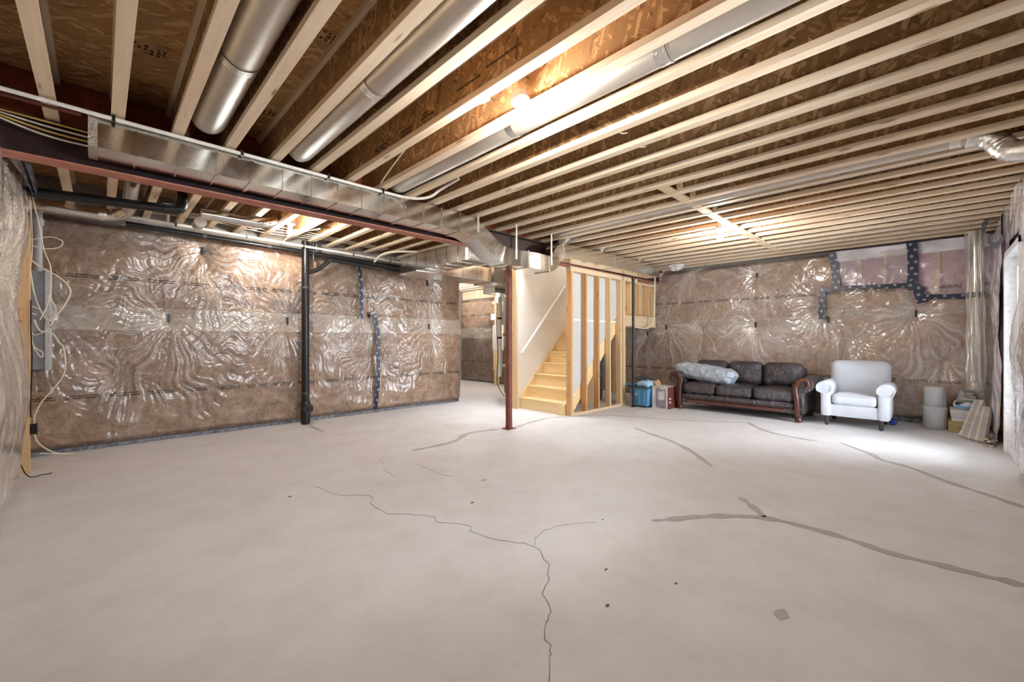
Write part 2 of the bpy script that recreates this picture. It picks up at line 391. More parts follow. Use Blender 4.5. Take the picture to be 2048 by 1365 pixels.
    def build(s, name, mat, parent=None, smooth=False):
        off = root_loc(parent) if parent is not None else None
        if off is not None: s.v = [(a - off[0], b - off[1], c - off[2]) for a, b, c in s.v]
        else:
            xs, ys, zs = zip(*s.v); c = ((min(xs) + max(xs)) / 2, (min(ys) + max(ys)) / 2, min(zs))
            s.v = [(a - c[0], b - c[1], d - c[2]) for a, b, d in s.v]
        o = bpy.data.objects.new(name, s.mesh(name, mat, smooth)); COL.objects.link(o)
        if parent is not None: o.parent = parent
        else: o.location = c
        return o
import bmesh
def bmu(me):
    bm = bmesh.new(); bm.from_mesh(me); bmesh.ops.recalc_face_normals(bm, faces=bm.faces); bm.to_mesh(me); bm.free()
def root_loc(o):
    t = Vector((0, 0, 0))
    while o is not None: t += Vector(o.location); o = o.parent
    return t
def tag(o, label=None, cat=None, group=None, kind=None):
    if label: o['label'] = label
    if cat: o['category'] = cat
    if group: o['group'] = group
    if kind: o['kind'] = kind
    return o
def thing(name, label, cat, loc=(0, 0, 0), group=None, kind=None):
    o = bpy.data.objects.new(name, None); COL.objects.link(o); o.location = loc; o.empty_display_size = 0.1
    return tag(o, label, cat, group, kind)
def B(name, mat, parent, *box, bev=0.0, smooth=False):
    return MB().box(*box, bev=bev).build(name, mat, parent, smooth)
def smooth_path(pts, n=6):
    P = [Vector(p) for p in pts]; out = []
    for i in range(len(P) - 1):
        p0, p1, p2, p3 = P[max(i - 1, 0)], P[i], P[i + 1], P[min(i + 2, len(P) - 1)]
        for k in range(n):
            t = k / n; out.append(0.5 * ((2 * p1) + (p2 - p0) * t + (2 * p0 - 5 * p1 + 4 * p2 - p3) * t * t + (3 * p1 - p0 - 3 * p2 + p3) * t ** 3))
    out.append(P[-1]); return out
def grid_obj(name, mat, parent, pts, uvs, keep=None, fold_highlight=None, flip=False):
    # pts (nz, ns, 3) numpy grid -> smooth mesh
    nz, ns, _ = pts.shape
    idx = np.arange(nz * ns).reshape(nz, ns)
    q = np.stack([idx[:-1, :-1], idx[:-1, 1:], idx[1:, 1:], idx[1:, :-1]], -1).reshape(-1, 4)
    if keep is not None: q = q[keep.reshape(-1)]
    if flip: q = q[:, ::-1]
    off = np.array(root_loc(parent)) if parent is not None else np.zeros(3)
    me = bpy.data.meshes.new(name); V = (pts.reshape(-1, 3) - off).astype(np.float32)
    me.vertices.add(len(V)); me.vertices.foreach_set('co', V.ravel())
    me.loops.add(q.size); me.loops.foreach_set('vertex_index', q.ravel().astype(np.int32))
    me.polygons.add(len(q)); me.polygons.foreach_set('loop_start', np.arange(0, q.size, 4, dtype=np.int32))
    me.update(calc_edges=True)
    ul = me.uv_layers.new(name='UVMap'); ul.data.foreach_set('uv', uvs.reshape(-1, 2)[q.ravel()].astype(np.float32).ravel())
    if fold_highlight is not None:
        a = me.attributes.new('fold_highlight', 'FLOAT', 'POINT'); a.data.foreach_set('value', fold_highlight.reshape(-1).astype(np.float32))
    me.materials.append(mat); me.shade_smooth()
    o = bpy.data.objects.new(name, me); COL.objects.link(o)
    if parent is not None: o.parent = parent
    return o
def fbm(S, Z, seed, f0=1.5, octv=4, gain=0.55):
    r = np.random.default_rng(seed); out = np.zeros_like(S); a = 1.0; f = f0
    for _ in range(octv):
        for _ in range(4):
            th = r.uniform(0, 2 * PI); ph = r.uniform(0, 2 * PI); k = f * r.uniform(0.7, 1.4)
            out += a * 0.4 * np.sin(k * 2 * PI * (S * math.cos(th) + Z * math.sin(th)) / 2 + ph)
        a *= gain; f *= 2.0
    return out
def pleats(S, Z, pins, seed):
    """depth of the sheet: pinned dimples with creases radiating from each fastener"""
    r = np.random.default_rng(seed); bul = np.zeros_like(S); pl = np.zeros_like(S); fo = np.zeros_like(S)
    for (ps, pz, amp, L) in pins:
        dx = S - ps; dz = Z - pz; dzz = np.where(dz < 0, dz * 0.62, dz)
        rr = np.sqrt(dx * dx + dzz * dzz) + 1e-4; th = np.arctan2(dx, -dzz)
        th = th + 0.10 * np.sin(rr * 9 + r.uniform(0, 6)) + 0.05 * np.sin(rr * 23 + r.uniform(0, 6))
        pat = np.zeros_like(S)
        for n in (6, 11, 17, 24, 33, 43):
            pat += r.uniform(0.6, 1.0) * np.cos(n * th + r.uniform(0, 2 * PI))
        pat = pat / 2.2
        ridge = np.clip(1.0 - np.abs(pat - 0.2) * 1.25, 0, 1) ** 2.2
        mod = 0.60 + 0.40 * np.cos(3 * th + r.uniform(0, 6)) * np.cos(2 * th + r.uniform(0, 6))
        env = np.exp(-(rr / L) ** 1.6) * (1 - np.exp(-(rr / 0.04) ** 2))
        pl += 1.25 * amp * ridge * env * mod * np.clip(rr / 0.22, 0.18, 1.0)
        fo += ridge * env * mod * np.clip(1.25 - rr / L * 0.6, 0.3, 1)
        bul -= 0.075 * np.exp(-rr / 0.20)
    return bul, pl, fo
def sheet(name, mat, parent, org, U, N, s0, s1, z0, z1, res, pins, seed, base, amp=0.02, pleat=True, hole=None, extra=None, zwave=0.0):
    ns = max(3, int((s1 - s0) / res) + 1); nz = max(3, int((z1 - z0) / res) + 1)
    S, Z = np.meshgrid(np.linspace(s0, s1, ns), np.linspace(z0, z1, nz))
    bul, pl, fo = pleats(S, Z, pins, seed)
    d = base + bul + amp * fbm(S, Z, seed + 1, 0.9)
    if pleat:
        d = d + pl + 0.0014 * fbm(S, Z, seed + 2, 4.0, 3)
    else: d = d - 0.012 + 0.003 * fbm(S, Z, seed + 3, 4, 3)
    edge = np.minimum(1, np.minimum(Z - z0, z1 - Z) / 0.10 + 0.4)
    if z1 - z0 > 0.6: d = d * np.clip(edge, 0.4, 1)
    if extra is not None: d = d + extra(S, Z)
    d = np.maximum(d, 0.012 if not pleat else 0.024)
    O = np.array(org); U = np.array(U); N = np.array(N)
    pts = O + S[..., None] * U + d[..., None] * N + Z[..., None] * np.array((0, 0, 1.0))
    uvs = np.stack([S, Z], -1)
    keep = None
    if hole is not None:
        cs = (S[:-1, :-1] + S[1:, 1:]) / 2; cz = (Z[:-1, :-1] + Z[1:, 1:]) / 2
        keep = ~hole(cs, cz)
    fold_highlight = np.clip(fo, 0, 1.3) if pleat else None
    return grid_obj(name, mat, parent, pts, uvs, keep, fold_highlight, np.cross(U, (0, 0, 1.0)) @ N < 0)

# ------------------------------------------------------------------ setting: floor, walls, ceiling
floor = MB().box(XL - 0.4, 8.9, YF - 0.25, 10.2, -0.15, 0.0).build('floor', M['concrete'])
tag(floor, 'pale grey concrete basement floor with filled cracks', 'floor', kind='structure')
def ribbon_floor(name, px, w, mat, z=0.002, jit=0.0, taper=True):
    pts = [floor_pt(u, v) for u, v in px]; P = smooth_path([(x, y, z) for x, y in pts], 5 if not jit else 4)
    n = len(P); ws = []
    for i in range(n):
        k = min(i, n - 1 - i) / max(1, n * 0.15)
        ws.append(w * (0.75 + 0.35 * math.sin(i * 1.3) * math.sin(i * 0.37)) * (min(1, 0.3 + k) if taper else 1))
        if jit: P[i] = P[i] + Vector((random.uniform(-jit, jit), random.uniform(-jit, jit), 0))
    MB().ribbon(P, ws, 0.001).build(name, mat, floor)
for px, w in (([(823, 902), (870, 893), (912, 882), (935, 868), (980, 861), (1010, 858)], .045),
              ([(1030, 856), (1060, 846), (1095, 837), (1140, 834)], .035),
              ([(1268, 856), (1300, 868), (1345, 884), (1385, 905), (1425, 935)], .035),
              ([(1303, 1042), (1340, 1040), (1400, 1034), (1460, 1033), (1530, 1037), (1600, 1052), (1700, 1080), (1780, 1107), (1900, 1136), (1990, 1158), (2060, 1174), (2140, 1196)], .038),
              ([(1480, 996), (1503, 1012), (1530, 1036)], .030),
              ([(1680, 886), (1740, 908), (1762, 920), (1820, 936), (1900, 966), (1980, 992), (2060, 1020), (2140, 1050)], .035),
              ([(1495, 845), (1520, 858), (1560, 870), (1636, 884)], .03),
              ([(1140, 833), (1230, 832), (1320, 838), (1400, 843), (1495, 846)], .02),
              ([(618, 852), (648, 865)], .03)):
    ribbon_floor('crack_patch', px, w, M['patch'])
for px, w in (([(628, 973), (680, 990), (738, 992), (742, 1006), (770, 1026), (800, 1029), (862, 1034), (880, 1045), (937, 1053), (947, 1067), (1000, 1080), (1065, 1092), (1090, 1120), (1097, 1160), (1085, 1190), (1102, 1225), (1088, 1250), (1098, 1290), (1100, 1330), (1092, 1400)], .0015),
              ([(1065, 1092), (1082, 1068), (1110, 1056), (1190, 1044)], .0010),
              ([(838, 930), (868, 945), (905, 955)], .0015), ([(762, 918), (770, 940), (790, 955)], .001)):
    ribbon_floor('hairline_crack', px, w, M['crack'], 0.0022, 0.012, False)
for (u, v, r) in ((968, 961, .035), (1352, 1168, .012), (1215, 1212, .014), (1560, 1230, .05), (945, 1006, .02), (580, 994, .02), (1205, 1040, .01), (1212, 1140, .015)):
    x, y = floor_pt(u, v); a0 = random.uniform(0, 6)
    poly2 = [(x + r * (0.6 + 0.5 * random.random()) * math.cos(a0 + k * PI / 5), y + 0.6 * r * (0.6 + 0.5 * random.random()) * math.sin(a0 + k * PI / 5)) for k in range(10)]
    MB().prism(poly2, 'z', 0.0004, 0.0018).build('floor_stain', M['patch'] if r > .03 else M['crack'], floor)

# ---- wall A (back, seen left)
wa = MB().box(XL - 0.2, 4.9, YB, YB + 0.2, 0, ZS).build('wall_back', M['concrete_wall'])
tag(wa, 'long left-hand wall of brown insulation behind wrinkled clear plastic', 'wall', kind='structure')
PA = [(0.909, 2.29, .020, .75), (0.585, 1.44, .024, .75), (1.881, 1.45, .018, .6), (4.224, 1.42, .018, .6), (4.19, 2.20, .016, .55), (3.09, 1.58, .018, .6), (2.9, 2.30, .012, .45), (-0.3, 1.45, .014, .5), (3.2, 0.9, .008, .5), (0.2, 0.8, .010, .4)]
A0 = (0, YB, 0); AU = (1, 0, 0); AN = (0, -1, 0)
def wa_top(S, Z): return np.zeros_like(S)
sheet('insulation', M['wool'], wa, A0, AU, AN, -0.5, 4.9, 0.045, 2.44, 0.03, PA, 11, 0.075, 0.016, False)
sheet('poly_sheet', M['poly'], wa, A0, AU, AN, -0.5, 4.9, 0.04, 2.46, 0.011, PA, 11, 0.095, 0.016)
sheet('poly_overlap', M['poly_band'], wa, A0, AU, AN, -0.5, 4.9, 1.29, 1.55, 0.0125, PA, 11, 0.100, 0.016)
MB().box(-0.5, 4.9, YB - 0.035, YB - 0.001, 0.0, 0.045).build('sill_plate', M['sill'], wa)
for s, z, *_ in PA[:6]:
    x = s; MB().box(x - 0.012, x + 0.012, YB - 0.044, YB - 0.030, z - 0.05, z + 0.05).build('fastener_strip', M['abs'], wa)
def tape_strip(parent, pts, N, w=0.032):
    MB().ribbon(smooth_path(pts, 6), w, 0.002, N, 1 / 0.085).build('seam_tape', M['tape'], parent)
tape_strip(wa, [(2.90, YB - 0.135, 2.34), (2.91, YB - 0.14, 1.9), (2.92, YB - 0.135, 1.51)], AN, .028)
tape_strip(wa, [(3.13, YB - 0.13, 1.60), (3.19, YB - 0.14, 1.3), (3.20, YB - 0.135, 0.8), (3.19, YB - 0.13, 0.4), (3.17, YB - 0.09, 0.06)], AN, .032)

# end return of wall A and the recess beyond
we = MB().box(4.72, 4.9, YB + 0.2, 9.75, 0, ZS).build('wall_return', M['concrete_wall'])
tag(we, 'short return wall beyond the end of the left insulated wall', 'wall', kind='structure')
wr = MB().box(7.62, 7.8, 5.2, 9.95, 0, ZS).build('wall_recess', M['concrete_wall'])
tag(wr, 'shadowed insulated wall deep in the furnace corner', 'wall', kind='structure')
PR = [(9.1, 2.1, .016, .5), (8.9, 1.35, .014, .5), (8.3, 1.4, .012, .45)]
R0 = (7.62, 0, 0); RU = (0, 1, 0); RN = (-1, 0, 0)
sheet('insulation', M['wool'], wr, R0, RU, RN, 7.2, 9.75, 0.05, 2.28, 0.05, PR, 31, 0.08, 0.016, False)
sheet('poly_sheet', M['poly'], wr, R0, RU, RN, 7.2, 9.75, 0.04, 2.30, 0.02, PR, 31, 0.10, 0.016)
sheet('poly_overlap', M['poly_band'], wr, R0, RU, RN, 7.2, 9.75, 1.22, 1.5, 0.02, PR, 31, 0.105, 0.016)
for i in range(9):
    B('rim_board', M['lumber'], wr, 7.56, 7.60, 7.3 + i * 0.27, 7.56 + i * 0.27, 2.33, 2.57)
wk = MB().box(4.72, 7.8, 9.75, 9.95, 0, ZS).build('wall_recess_end', M['concrete_wall'])
tag(wk, 'far end wall of the furnace corner', 'wall', kind='structure')

# ---- wall B (right, behind the sofa)
wb = MB().box(XR, XR + 0.2, YF - 0.2, 9.95, 0, ZS).build('wall_right', M['concrete_wall'])
tag(wb, 'insulated wall with taped plastic behind the sofa and armchair', 'wall', kind='structure')
PB = [(2.22, 2.33, .018, .65), (3.16, 1.40, .014, .5), (2.24, 1.45, .018, .65), (1.20, 1.50, .016, .6), (0.19, 1.56, .018, .6), (4.3, 1.31, .018, .6), (3.89, 1.44, .018, .65), (3.3, 2.5, .016, .6), (1.27, 1.75, .014, .5), (0.9, 1.2, .010, .5), (-0.1, 0.9, .010, .4)]
B0 = (XR, 0, 0); BU = (0, 1, 0); BN = (-1, 0, 0)
hole = lambda s, z: ((s > 0.26) & (s < 1.10) & (z > 1.99)) | ((s > -0.5) & (s <= 0.26) & (z > 1.80))
sheet('insulation', M['wool'], wb, B0, BU, BN, -0.55, 6.4, 0.05, 2.545, 0.03, PB, 51, 0.085, 0.016, False, hole)
sheet('poly_sheet', M['poly_b'], wb, B0, BU, BN, -0.55, 5.4, 0.045, 2.56, 0.0125, PB, 51, 0.105, 0.016)
sheet('poly_overlap', M['poly_band'], wb, B0, BU, BN, 1.3, 5.4, 1.30, 1.56, 0.0125, PB, 51, 0.110, 0.016)
sheet('poly_overlap', M['poly_band'], wb, B0, BU, BN, -0.5, 1.3, 1.52, 1.66, 0.0125, PB, 51, 0.110, 0.016)
sheet('poly_overlap', M['poly_hazy'], wb, B0, BU, BN, -0.5, 1.10, 2.40, 2.565, 0.0125, PB, 51, 0.110, 0.02)
sheet('poly_overlap', M['poly_hazy'], wb, B0, BU, BN, 0.26, 1.10, 2.00, 2.42, 0.0125, PB, 51, 0.108, 0.016).data.materials[0] = M['poly_lilac']
sheet('pink_insulation', M['wool_pink'], wb, B0, BU, BN, 0.24, 1.12, 1.97, 2.50, 0.03, [], 61, 0.06, 0.008, False)
sheet('pink_insulation', M['wool_pink'], wb, B0, BU, BN, -0.5, 0.24, 1.78, 2.50, 0.03, [], 62, 0.06, 0.012, False)
for y, z0 in ((0.80, 1.98), (0.52, 1.98), (-0.03, 1.8), (-0.33, 1.8)):
    B('stud', M['lumber'], wb, XR - 0.088, XR - 0.002, y - 0.019, y + 0.019, z0, 2.50)
B('sill_plate', M['sill'], wb, XR - 0.06, XR - 0.001, -0.55, 3.9, 0.0, 0.06)
for s, z, *_ in PB[:7]:
    B('fastener_strip', M['abs'], wb, XR - 0.045, XR - 0.030, s - 0.012, s + 0.012, z - 0.05, z + 0.05)
xt = XR - 0.15
tape_strip(wb, [(xt, 1.14, 2.55), (xt, 1.10, 2.3), (xt, 1.08, 1.96)], BN, .05)
tape_strip(wb, [(xt, 1.30, 1.97), (xt, 1.05, 1.985), (xt - .005, 0.6, 1.97), (xt, 0.25, 1.965)], BN, .032)
tape_strip(wb, [(xt, 1.265, 2.02), (xt, 1.27, 1.8), (xt, 1.275, 1.52)], BN, .042)
tape_strip(wb, [(xt, 0.235, 2.58), (xt, 0.22, 2.3), (xt, 0.225, 1.95)], BN, .055)
tape_strip(wb, [(xt - .004, 0.26, 2.0), (xt - .006, 0.16, 1.86), (xt, 0.12, 1.70)], BN, .06)
tape_strip(wb, [(xt - .004, 0.12, 1.79), (xt, -0.15, 1.77), (xt, -0.42, 1.765)], BN, .032)

# ---- wall D (front, with the glazed door; an added unseen window further along for fill light)
wd = thing('wall_front', 'front wall beside the glazed door', 'wall', (3.9, YF, 0), kind='structure')
for (x0, x1, z0, z1) in ((XL - .2, 1.6, 0, ZS), (1.6, 2.8, 0, 1.35), (1.6, 2.8, 2.15, ZS), (2.8, 5.62, 0, ZS), (5.62, 6.84, 2.09, ZS), (6.84, XR + .2, 0, ZS)):
    B('wall_section', M['concrete_wall'], wd, x0, x1, YF - 0.2, YF, z0, z1)
D0 = (0, YF, 0); DU = (1, 0, 0); DN = (0, 1, 0)
PD = [(4.6, 1.6, .016, .5), (5.3, 0.8, .016, .5), (5.2, 1.9, .016, .5), (7.3, 1.5, .014, .4), (7.7, 2.2, .014, .4)]
bulge_d = lambda S, Z: 0.075 * np.exp(-((Z - 1.0) / 0.5) ** 2) * np.clip((5.75 - S) / 0.12, 0, 1)
sheet('poly_sheet', M['poly_hazy'], wd, D0, DU, DN, 3.4, 5.66, 0.03, 2.57, 0.02, PD, 71, 0.055, 0.018, extra=bulge_d)
sheet('insulation', M['wool'], wd, D0, DU, DN, 3.4, 5.64, 0.05, 2.55, 0.05, PD, 71, 0.035, 0.012, False)
sheet('poly_sheet', M['poly_hazy'], wd, D0, DU, DN, 5.62, 6.88, 2.12, 2.57, 0.02, PD, 72, 0.05, 0.014)
sheet('poly_sheet', M['poly_hazy'], wd, D0, DU, DN, 6.86, 8.28, 0.05, 2.575, 0.018, PD, 73, 0.075, 0.02)
sheet('insulation', M['wool_pink'], wd, D0, DU, DN, 6.86, 8.28, 0.9, 2.56, 0.05, PD, 73, 0.05, 0.012, False)
sheet('insulation', M['wool'], wd, D0, DU, DN, 6.86, 8.28, 0.05, 0.92, 0.05, PD, 73, 0.05, 0.012, False)
tape_strip(wd, [(7.62, YF + 0.155, 1.80), (7.50, YF + 0.165, 1.5), (7.46, YF + 0.165, 1.1), (7.52, YF + 0.160, 0.8), (7.60, YF + 0.145, 0.55)], DN, .05)
tape_strip(wd, [(7.66, YF + 0.155, 2.50), (7.70, YF + 0.160, 2.2), (7.66, YF + 0.155, 1.85)], DN, .04)
tape_strip(wd, [(7.02, YF + 0.150, 2.30), (6.8, YF + 0.135, 2.2), (6.4, YF + 0.120, 2.14), (5.9, YF + 0.120, 2.13)], DN, .035)
tape_strip(wd, [(7.25, YF + 0.135, 2.57), (7.45, YF + 0.165, 2.50), (7.62, YF + 0.165, 2.48)], DN, .07)
# door
dr = thing('door_1', 'white glazed patio door letting in bright daylight', 'door', (6.23, YF, 0), kind='structure')
for nm, b in (('door_jamb', (5.62, 5.70, YF - .15, YF + .05, 0, 2.09)), ('door_jamb', (6.76, 6.84, YF - .15, YF + .05, 0, 2.09)), ('door_head', (5.62, 6.84, YF - .15, YF + .05, 2.03, 2.09)), ('threshold', (5.70, 6.76, YF - .15, YF + .02, 0, 0.03)),
              ('door_stile', (5.70, 5.80, YF - .08, YF - .03, .03, 2.03)), ('door_stile', (6.66, 6.76, YF - .08, YF - .03, .03, 2.03)), ('door_stile', (6.18, 6.28, YF - .08, YF - .03, .03, 2.03)),
              ('door_rail', (5.80, 6.66, YF - .08, YF - .03, 1.93, 2.03)), ('door_rail', (5.80, 6.66, YF - .08, YF - .03, .03, .30))):
    B(nm, M['white'], dr, *b)
for x0, x1 in ((5.80, 6.18), (6.28, 6.66)): B('glass_pane', M['glass'], dr, x0, x1, YF - .06, YF - .05, .30, 1.93)
h = MB().lathe([(.026, 0), (.026, .02), (.012, .024), (.012, .055)], (6.14, YF - .03, 1.0), 12, 'y').tube([(6.14, YF + .02, 1.0), (6.03, YF + .02, 1.0)], .010, 8).build('door_handle', M['chrome'], dr, True)
MB().lathe([(.026, 0), (.026, .025)], (6.14, YF - .03, 1.16), 12, 'y').build('deadbolt', M['chrome'], dr, True)
# unseen window added in the same wall as a source of fill light
wn = thing('fill_window_1', 'added unseen window for fill light further along the door wall', 'window', (2.2, YF, 1.35), kind='structure')
for b in ((1.6, 1.66, YF - .15, YF + .02, 1.35, 2.15), (2.74, 2.8, YF - .15, YF + .02, 1.35, 2.15), (2.17, 2.23, YF - .15, YF, 1.41, 2.09), (1.66, 2.74, YF - .15, YF + .02, 1.35, 1.41), (1.66, 2.74, YF - .15, YF + .02, 2.09, 2.15)):
    B('window_frame', M['white'], wn, *b)
for x0, x1 in ((1.66, 2.17), (2.23, 2.74)): B('glass_pane', M['glass'], wn, x0, x1, YF - .09, YF - .08, 1.41, 2.09)

# ---- wall C (left, beside the camera)
wc = MB().box(XL - 0.2, XL, YF - 0.2, YB, 0, ZS).build('wall_left', M['concrete_wall'])
tag(wc, 'near left wall wrapped in bulging clear plastic over insulation', 'wall', kind='structure')
C0 = (XL, 0, 0); CU = (0, 1, 0); CN = (1, 0, 0)
PC = [(3.6, 1.5, .016, .6), (4.5, 1.62, .018, .5), (2.6, 1.4, .014, .6), (4.2, 2.3, .016, .5), (3.2, 0.6, .012, .4)]
hang = lambda S, Z: 0.05 * np.exp(-((Z - 2.1) / 0.30) ** 2) + 0.045 * np.exp(-((Z - 0.75) / 0.4) ** 2) - 0.01 * np.exp(-((Z - 1.45) / 0.2) ** 2)
sheet('insulation', M['wool'], wc, C0, CU, CN, -0.5, 5.05, 0.04, 2.50, 0.04, PC, 81, 0.075, 0.014, False, extra=hang)
sheet('poly_sheet', M['poly_near'], wc, C0, CU, CN, -0.5, 5.12, 0.02, 2.52, 0.0125, PC, 81, 0.10, 0.014, extra=hang)
tape_strip(wc, [(XL + .17, 4.5, 2.52), (XL + .18, 4.9, 2.44), (XL + .19, 5.1, 2.37)], CN, .06)
tape_strip(wc, [(XL + .18, 5.12, 2.36), (XL + .16, 4.7, 2.40), (XL + .15, 4.0, 2.42)], CN, .04)
B('backing_board', M['tan_board'], wc, XL + .002, XL + .03, 5.10, 6.30, 0.03, 2.45)
for z in (0.62, 1.02, 1.35): B('blocking', M['stud_orange'], wc, XL + .03, XL + .07, 5.15, 5.62, z, z + .09)

# ---- stair walls
ws = thing('wall_stair', 'pale drywall rising along the far side of the stairs', 'wall', (6.6, 5.08, 0), kind='structure')
def st_z(x): return 0.03 + (x - 5.13) * 1.04
MB().prism([(5.11, 0.0), (5.30, 0.0), (6.95, 1.72), (XR, 1.72), (XR, ZS), (5.11, ZS)], 'y', 5.04, 5.056).build('drywall_sheet', M['dry'], ws)
MB().box(5.6, XR, 5.036, 5.0405, 1.55, 1.585).build('drywall_seam', M['dry_tape'], ws)
B('drywall_seam', M['dry_tape'], ws, 5.36, 5.40, 5.036, 5.0405, 0.55, 0.58)
B('end_post', M['stud'], ws, 5.055, 5.105, 5.03, 5.17, 0, 2.56)
for k in range(4):
    x = 5.5 + k * 0.406
    B('stud', M['stud'], ws, x, x + .038, 5.058, 5.147, 0.038, 2.56)
B('bottom_plate', M['lumber_x'], ws, 5.105, 6.9, 5.058, 5.147, 0, .038)
B('top_plate', M['lumber_x'], ws, 5.105, XR, 5.058, 5.147, 2.56, 2.6)

sh = thing('sky_block_shaft', 'unseen white shaft added to keep sky light off the stairs', 'wall', (6.8, 4.55, ZS), kind='structure')  # unseen enclosure, added to stop the sky overlighting the stair drywall
for b in ((5.22, 5.24, 4.04, 5.06, ZJ, 4.2), (XR, XR + .02, 4.0, 5.06, ZJ, 4.2), (5.22, XR, 4.03, 4.05, ZS, 4.2), (5.22, XR, 5.057, 5.075, ZS, 4.2)): B('drywall_sheet', M['dry'], sh, *b)
B('ceiling_sheet', M['dry'], sh, 5.22, XR + .02, 4.03, 5.075, 4.2, 4.22)

# ---- ceiling: subfloor panels, joists, blocking
ce = thing('ceiling', 'open joist ceiling of wood I-joists under strand board', 'ceiling', (4, 3, ZJ), kind='structure')
px = [XL - .2 + i * 1.22 for i in range(8)] + [XR + .2]
for i in range(8):
    y = -0.76 + (0 if i % 2 == 0 else -1.22)
    while y < 9.95:
        y0, y1 = max(y, -0.76), min(y + 2.44, 9.95)
        x0, x1 = px[i] + .0015, px[i + 1] - .0015
        if y1 - y0 > .05:
            if y0 < 4.05 < y1 and x1 > 5.3:      # stair opening
                B('subfloor_panel', M['osb_floor'], ce, x0, x1, y0, 4.05, ZS, ZS + .018)
                if y1 > 5.06: B('subfloor_panel', M['osb_floor'], ce, x0, x1, 5.06, y1, ZS, ZS + .018)
            elif x1 > 5.3 and 4.05 <= y0 < 5.06:
                B('subfloor_panel', M['osb_floor'], ce, x0, x1, 5.06, y1, ZS, ZS + .018)
            else: B('subfloor_panel', M['osb_floor'], ce, x0, x1, y0 + .0015, y1 - .0015, ZS, ZS + .018)
        y += 2.44
def joist_meshes(L):
    a = MB().box(-.0048, .0048, 0, L, FL - .01, JD - FL + .01).mesh('joist_web', M['osb_web'])
    b = MB().box(-.0318, .0318, 0, L, 0, FL).mesh('bottom_flange', M['lumber'])
    c = MB().box(-.0318, .0318, 0, L, 0, FL).mesh('top_flange', M['lumber'])
    return a, b, c
JM = {}
def joist(x, y0, y1):
    L = round(y1 - y0, 3)
    if L not in JM: JM[L] = joist_meshes(L)
    a, b, c = JM[L]; cl = Vector(ce.location)
    o = bpy.data.objects.new('floor_joist', a); COL.objects.link(o); o.parent = ce; o.location = Vector((x, y0, ZJ)) - cl
    p = bpy.data.objects.new('bottom_flange', b); COL.objects.link(p); p.parent = o
    q = bpy.data.objects.new('top_flange', c); COL.objects.link(q); q.parent = o; q.location = (0, 0, JD - FL)
    return o
NJ = 30
jx = [JX0 + JSP * k for k in range(-1, NJ)]
for x in jx:
    if x > XR - 0.03 or x < XL + 0.03: continue
    if x < 4.85: joist(x, YF + .01, 6.44)
    elif x < 5.3: joist(x, YF + .01, 9.70)
    else:
        joist(x, YF + .01, 4.05)
        if x < 7.6: joist(x, 5.15, 9.70)
for i in range(len(jx) - 1):
    x0, x1 = jx[i] + .006, jx[i + 1] - .006
    if x1 > XR or x0 < XL: continue
    # red-brown blocking panels over the beam
    B('blocking_panel', M['osb_red'], ce, x0, x1, 3.99, 4.015, ZJ + .004, ZS - .004)
    if 3.4 < x0 < 7.6:                   # flat bridging row between the joists
        B('bridging_block', M['lumber_x'], ce, jx[i] + .033, jx[i + 1] - .033, 1.71, 1.80, ZJ + .003, ZJ + .022)
        if x0 < 4.6: B('bridging_block', M['stud'], ce, jx[i + 1] - .075, jx[i + 1] - .034, 1.66, 1.70, ZJ + .022, ZS - .02)
    if x0 > 5.2:                          # rim at the stair opening
        B('blocking_panel', M['osb_web'], ce, x0, x1, 4.052, 4.075, ZJ + .004, ZS - .004)
def text_mesh(body, size):
    cu = bpy.data.curves.new('print', 'FONT'); cu.body = body; cu.size = size; cu.align_x = 'LEFT'; cu.offset = 0.0018
    o = bpy.data.objects.new('print', cu); COL.objects.link(o)
    bpy.context.view_layer.update()
    me = bpy.data.meshes.new_from_object(o.evaluated_get(bpy.context.evaluated_depsgraph_get()))
    bpy.data.objects.remove(o); bpy.data.curves.remove(cu)
    return me
def put_text(parent, body, size, mx, mat):
    me = text_mesh(body, size); me.materials.clear(); me.materials.append(mat)
    o = bpy.data.objects.new('printed_lettering', me); COL.objects.link(o); o.parent = parent
    o.matrix_local = Matrix.Translation(-root_loc(parent)) @ mx
    return o
jx6 = JX0 + JSP * 6
face = Matrix(((0, 0, -1, 0), (-1, 0, 0, 0), (0, 1, 0, 0), (0, 0, 0, 1)))   # reads along -Y on a face that looks to -X
put_text(ce, 'NORDIC', .062, Matrix.Translation((jx6 - .0056, 3.12, 2.655)) @ face, M['ink'])
mk = MB()
for (y, z, n) in ((2.72, 2.675, 9), (2.72, 2.65, 9), (2.45, 2.70, 7), (2.45, 2.675, 7), (2.05, 2.70, 12), (1.78, 2.72, 14)):
    yy = y
    for k in range(n):
        w = random.uniform(.008, .02); mk.box(jx6 - .0056, jx6 - .005, yy - w, yy, z, z + random.uniform(.010, .017)); yy -= w + .005
o = mk.build('printed_marks', M['ink'], ce); o['kind'] = 'stuff'
mk = MB()
for (x0, y, rows) in ((0.07, 3.24, 3), (0.0, 2.62, 4), (0.75, 3.5, 3), (0.76, 2.4, 3)):
    xx = x0
    for k in range(8):
        for r in range(rows):
            if random.random() < .8: mk.box(xx, xx + random.uniform(.010, .02), y - r * .032, y - r * .032 + .02, ZS - .0012, ZS - .0004)
        xx += .028
o = mk.build('printed_marks', M['ink'], ce); o['kind'] = 'stuff'

